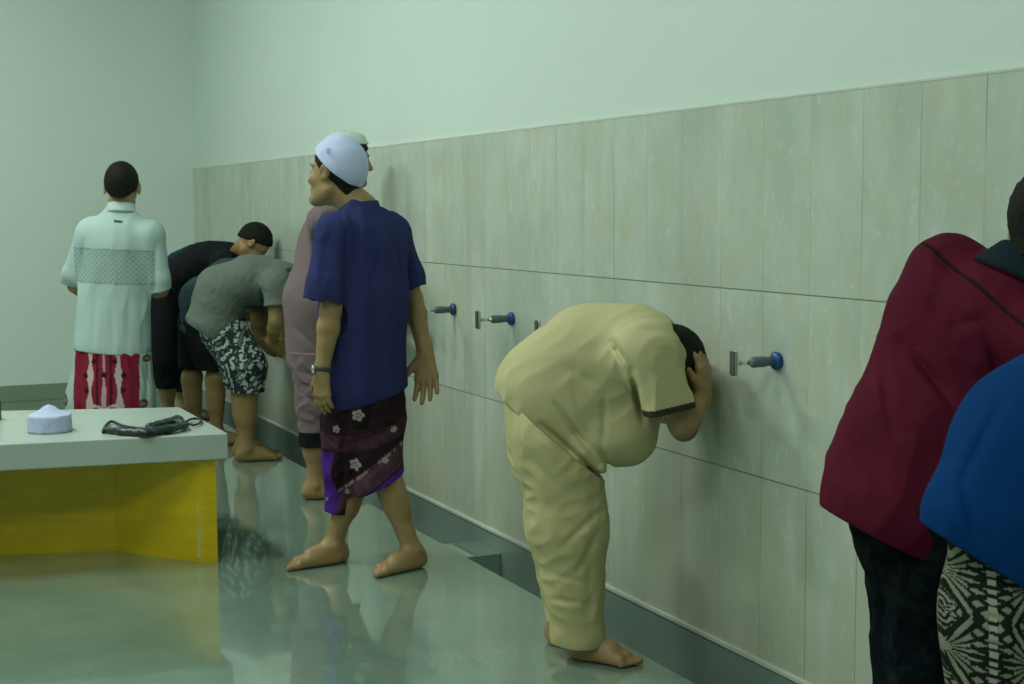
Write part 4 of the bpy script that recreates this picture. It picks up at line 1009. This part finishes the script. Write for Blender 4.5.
f.put(cone(J['shL'], J['shR'], .078, .078), .07); f.put(cone(J['che'], J['nb'], .12, .070), .06)
f.put(cone(J['shL'], p(933, 308, .12), .066, .078), .05)
f.put(cone(p(927, 325, .10), p(889, 470, .05), .080, .082), .07)
f.put(cone(p(881, 480, .04), p(940, 545, .0), .085, .11), .05)
cut = []
for q in 'LR':
    m = J['sh' + q] * .25 + J['el' + q] * .75; f.put(cone(J['sh' + q], m, .078, .070), .03); f.put(cone(m, m + nrm(J['el' + q] - J['sh' + q]) * .05, .07, .07), .01); cut.append((m, nrm(J['el' + q] - J['sh' + q])))
wrinkle(f, 111, .16, .005, D3(-.3, 0, -1), .2); wrinkle(f, 112, .07, .002)
crease(f, [(918, 240, 1030, 350, .004, 2.5), (895, 340, 955, 400, .006, 4), (910, 350, 960, 420, .007, 3), (985, 330, 1000, 390, .007, 4), (880, 360, 890, 440, .005, 4), (850, 440, 900, 520, .005, 5), (950, 330, 985, 320, .004, 4), (920, 290, 960, 320, .004, 4)])
for m, ax in cut: f.half(m, ax, *box_of([m + ax * .02, m + ax * .12], .075))
f.half(p(885, 536, .0), D3(-.42, 0, -.9), *box_of([p(800, 490, -.3), p(1000, 620, .4)], .10))
f.half(J['nb'] + nrm(J['hc'] - J['nb']) * .03, J['hc'] - J['nb'], *box_of([J['nb'] + nrm(J['hc'] - J['nb']) * .06], .07), k=.004)
so = f.mesh('shirt', pattern_mat('maroon_cotton_with_piping', .8), E); P = refine(so); FS = f
c = np.tile(A(.082, .008, .021), (len(P), 1)) * (1 + .08 * sines(P, 4, .12))[:, None]
a, b2 = p(919, 240, .13), p(1030, 352, -.05); x, y = (P - a) @ RU, (P - a)[:, 2]; bx, by = (b2 - a) @ RU, (b2 - a)[2]
t = np.clip((x * bx + y * by) / (bx * bx + by * by), -.02, 1.05); dd = np.hypot(x - t * bx, y - t * by)
c = np.where(((dd < .0042) & (n @ (P - J['che']).T < .02))[:, None], A(.022, .006, .010), c); paint(so, P, c)
b = bmesh.new(); lathe(b, J['nb'] - nrm(J['hc'] - J['nb']) * .015, nrm(J['hc'] - J['nb']), [(0.006, .106), (.018, .100), (.064, .076), (.067, .073), (.045, .073)], 40); bm_obj('collar', b, cloth('black_teal_knit_collar', (.012, .022, .028)), E, True)
f = Field(*box_of([p(850, 460, -.15), p(1000, 460, .2), J['anL'], J['anR']], .13), .0045)
f.put(cone(p(908, 500, .03), p(915, 530, .03), .125, .125), 0)
for q, dx in (('L', 0), ('R', 0)):
    kn = J['kn' + q]; an = J['an' + q]; f.put(cone(J['hip' + q], kn, .108, .082), .04); f.put(cone(kn, ground(an, .10), .082, .070), .04)
wrinkle(f, 113, .10, .005, D3(1, 0, .3)); wrinkle(f, 114, .05, .002)
f.half(A(0, 0, .045), -RZ); f.half(p(905, 495, 0), RZ)
def denim():
    m, nt, b = new_mat('dark_washed_denim'); q = N(nt); tc = q.n('ShaderNodeTexCoord').outputs['Object']
    c = q.mix(q.ramp(q.noise(tc, 16, 5, .7), .50, .80), (0.003, 0.006, 0.008), (0.016, 0.028, 0.030)); q.l(c, b.inputs['Base Color']); b.inputs['Roughness'].default_value = .85; b.inputs['Specular IOR Level'].default_value = .04; q.l(q.bump(q.noise(tc, 500, 2), .3, .002), b.inputs['Normal']); return m
f.mesh('jeans', denim(), E); finish_body(BF, [FS, f], M['skin_b'], E)
# ------------------------------------------------------------------ man in blue at the right edge
d0 = 2.3
p = lambda x, y, dv=0.0: W(x, y, d0 + dv)
J = dict(TF=D3(.55, .15, -.80), hc=p(1225, 455, .22), HF=D3(.75, .3, -.6), HU=D3(.6, .2, .75), pel=p(1050, 505, .02), mid=p(1075, 455, .05), che=p(1130, 425, .10), nb=p(1180, 425, .15),
         shL=p(1160, 445, .20), shR=p(1165, 445, -.16), elL=p(1190, 600, .20), wrL=p(1255, 580, .10), elR=p(1195, 600, -.08), wrR=p(1262, 580, .06),
         hipL=p(1045, 530, .12), hipR=p(1055, 530, -.05), knL=p(1040, 770, .14), knR=p(1060, 770, -.04), anL=p(1030, 990, .12), anR=p(1060, 990, -.05), back=D3(-1, 0, 0))
J['anL'][2] = J['anR'][2] = .08; J['toL'] = ground(J['anL'] + D3(.9, .4, 0) * .20); J['toR'] = ground(J['anR'] + D3(.9, .4, 0) * .20)
E = empty('person', ground((J['anL'] + J['anR']) / 2), 'person in blue shirt and pale patterned sarong, cut off by the right edge', 'person')
BF = bodyf(J, .0045, 1.0, .88, bare=0)
for q, s in (('L', 1), ('R', -1)): hand_prims(BF, J['wr' + q], D3(1, .3, .2), D3(-.3, -s * .6, .6), D3(0, 0, 1), .5)
hair_obj('hair', J['hc'], J['HF'], J['HU'], E, M['hair'], thick=.010)
f = Field(*box_of([p(920, 540, -.1), p(960, 380, .3), J['shL'], J['shR'], p(1080, 640, .1), J['che']], .14), .0045)
f.put(cone(p(1045, 515, .02), p(1052, 460, .03), .155, .150), 0)
f.put(cone(p(1056, 466, .03), p(1084, 444, .05), .140, .145), .06); f.put(cone(p(1080, 440, .05), p(1140, 430, .10), .150, .140), .06)
f.put(cone(J['shL'], J['shR'], .080, .080), .07); f.put(cone(J['che'], J['nb'], .12, .070), .06)
f.put(cone(p(1034, 430, .03), p(982, 515, .02), .080, .070), .08)
f.put(cone(p(976, 522, .02), p(1040, 570, .0), .076, .13), .05)
cut = []
for q in 'LR':
    m = J['sh' + q] * .4 + J['el' + q] * .6; f.put(cone(J['sh' + q], m, .085, .078), .03); f.put(cone(m, m + nrm(J['el' + q] - J['sh' + q]) * .05, .078, .078), .01); cut.append((m, nrm(J['el' + q] - J['sh' + q])))
wrinkle(f, 121, .22, .005, D3(-.3, 0, -1), .2)
crease(f, [(1000, 400, 960, 480, .005, 5), (960, 480, 975, 540, .005, 4)])
for m, ax in cut: f.half(m, ax, *box_of([m + ax * .02, m + ax * .12], .08))
f.half(p(975, 556, .0), D3(-.50, 0, -.82), *box_of([p(880, 480, -.3), p(1100, 680, .4)], .10))
f.half(J['nb'] + nrm(J['hc'] - J['nb']) * .03, J['hc'] - J['nb'], *box_of([J['nb'] + nrm(J['hc'] - J['nb']) * .06], .07), k=.004)
f.mesh('shirt', cloth('blue_cotton', (0.001, 0.034, 0.135), .8, .1), E); FS = f
h = .0045
f = Field(*box_of([p(940, 500, -.2), p(1150, 500, .25), p(960, 1020, -.1), p(1120, 1020, .2)], .10), h)
f.put(cone(p(1050, 500, .03), p(1052, 620, .04), .165, .175, D3(0, 1, 0), .85), 0); f.put(cone(p(1052, 620, .04), p(1062, 960, .04), .175, .165, D3(0, 1, 0), .85), .04)
wrinkle(f, 123, .14, .006, RZ, .1)
f.half(A(0, 0, .12), -RZ); f.half(p(1050, 505, 0), RZ)
so = f.mesh('sarong', pattern_mat('black_white_geometric_sarong', .8), E); P = refine(so)
s0 = p(966, 628, -.1); ang = np.arctan2((P - p(1052, 620, .04)) @ RV, (P - p(1052, 620, .04)) @ RU)
uu = (P - s0) @ RU; zz = (P - s0)[:, 2]; uu = (uu + .03 * zz)
dk, lt = A(.010, .015, .010), A(.20, .225, .16)
u = uu / .105; z = zz / .125; U_ = np.abs(np.mod(u + .5, 1) - .5) * 2; Z_ = np.abs(np.mod(z + .5, 1) - .5) * 2     # 0 at a diamond centre
dm = U_ / .52 + Z_ / .80                                 # 1 on the diamond rim
c = np.tile(lt, (len(P), 1))
c = np.where(((dm < 1.0) & (dm > .72))[:, None], dk, c)
r = np.hypot(U_ * .105 / 2, Z_ * .125 / 2); th = np.arctan2(Z_, U_)
c = np.where(((dm < .70) & (np.mod(r * 95 + .35 * np.cos(6 * th), 1) < .5))[:, None], dk, c)
ru, rz = 1 - U_, 1 - Z_; tn = np.arctan2((1 - Z_) * .125, U_ * .105)
ray = (dm >= 1) & (np.mod(tn * 3.2, 1) < .42) & (np.hypot(U_ * .105, (1 - Z_) * .125) > .016); c = np.where(ray[:, None], dk, c)
arcs = (dm >= 1.12) & (np.mod(np.hypot(ru * .105 / 2, Z_ * .125 / 2) * 60, 1) < .45) & (ru < .5); c = np.where(arcs[:, None], dk, c)
arcs2 = (dm >= 1.12) & (ru < .10) & (np.mod(zz * 70, 1) < .55); c = np.where((arcs2)[:, None], A(.30, .32, .25), c)
c *= (1 + .15 * sines(P, 8, .04))[:, None]
paint(so, P, np.clip(c, 0, 1))
finish_body(BF, [FS, f], M['skin_b'], E)
# ------------------------------------------------------------------ camera and view
cam = bpy.data.cameras.new('camera'); co = bpy.data.objects.new('camera', cam); COL.objects.link(co)
cam.sensor_width = 36.0; cam.lens = FPX / 1024.0 * 36.0; cam.clip_start = 0.05
co.location = (0, 0, H0); co.rotation_mode = 'XYZ'
co.rotation_euler = (Matrix.Rotation(-PSI, 3, 'Z') @ Matrix.Rotation(math.pi / 2 - TH, 3, 'X') @ Matrix.Rotation(-ROLL, 3, 'Z')).to_euler()
SC.camera = co
w = bpy.data.worlds.new('world'); SC.world = w; w.use_nodes = True
w.node_tree.nodes['Background'].inputs[0].default_value = (0.6, 0.7, 0.65, 1); w.node_tree.nodes['Background'].inputs[1].default_value = 0.05
vs = SC.view_settings; SC.display_settings.display_device = 'sRGB'
vs.view_transform = 'Standard'; vs.look = 'None'; vs.gamma = 1.0; vs.use_curve_mapping = False; vs.exposure = EXPOSURE
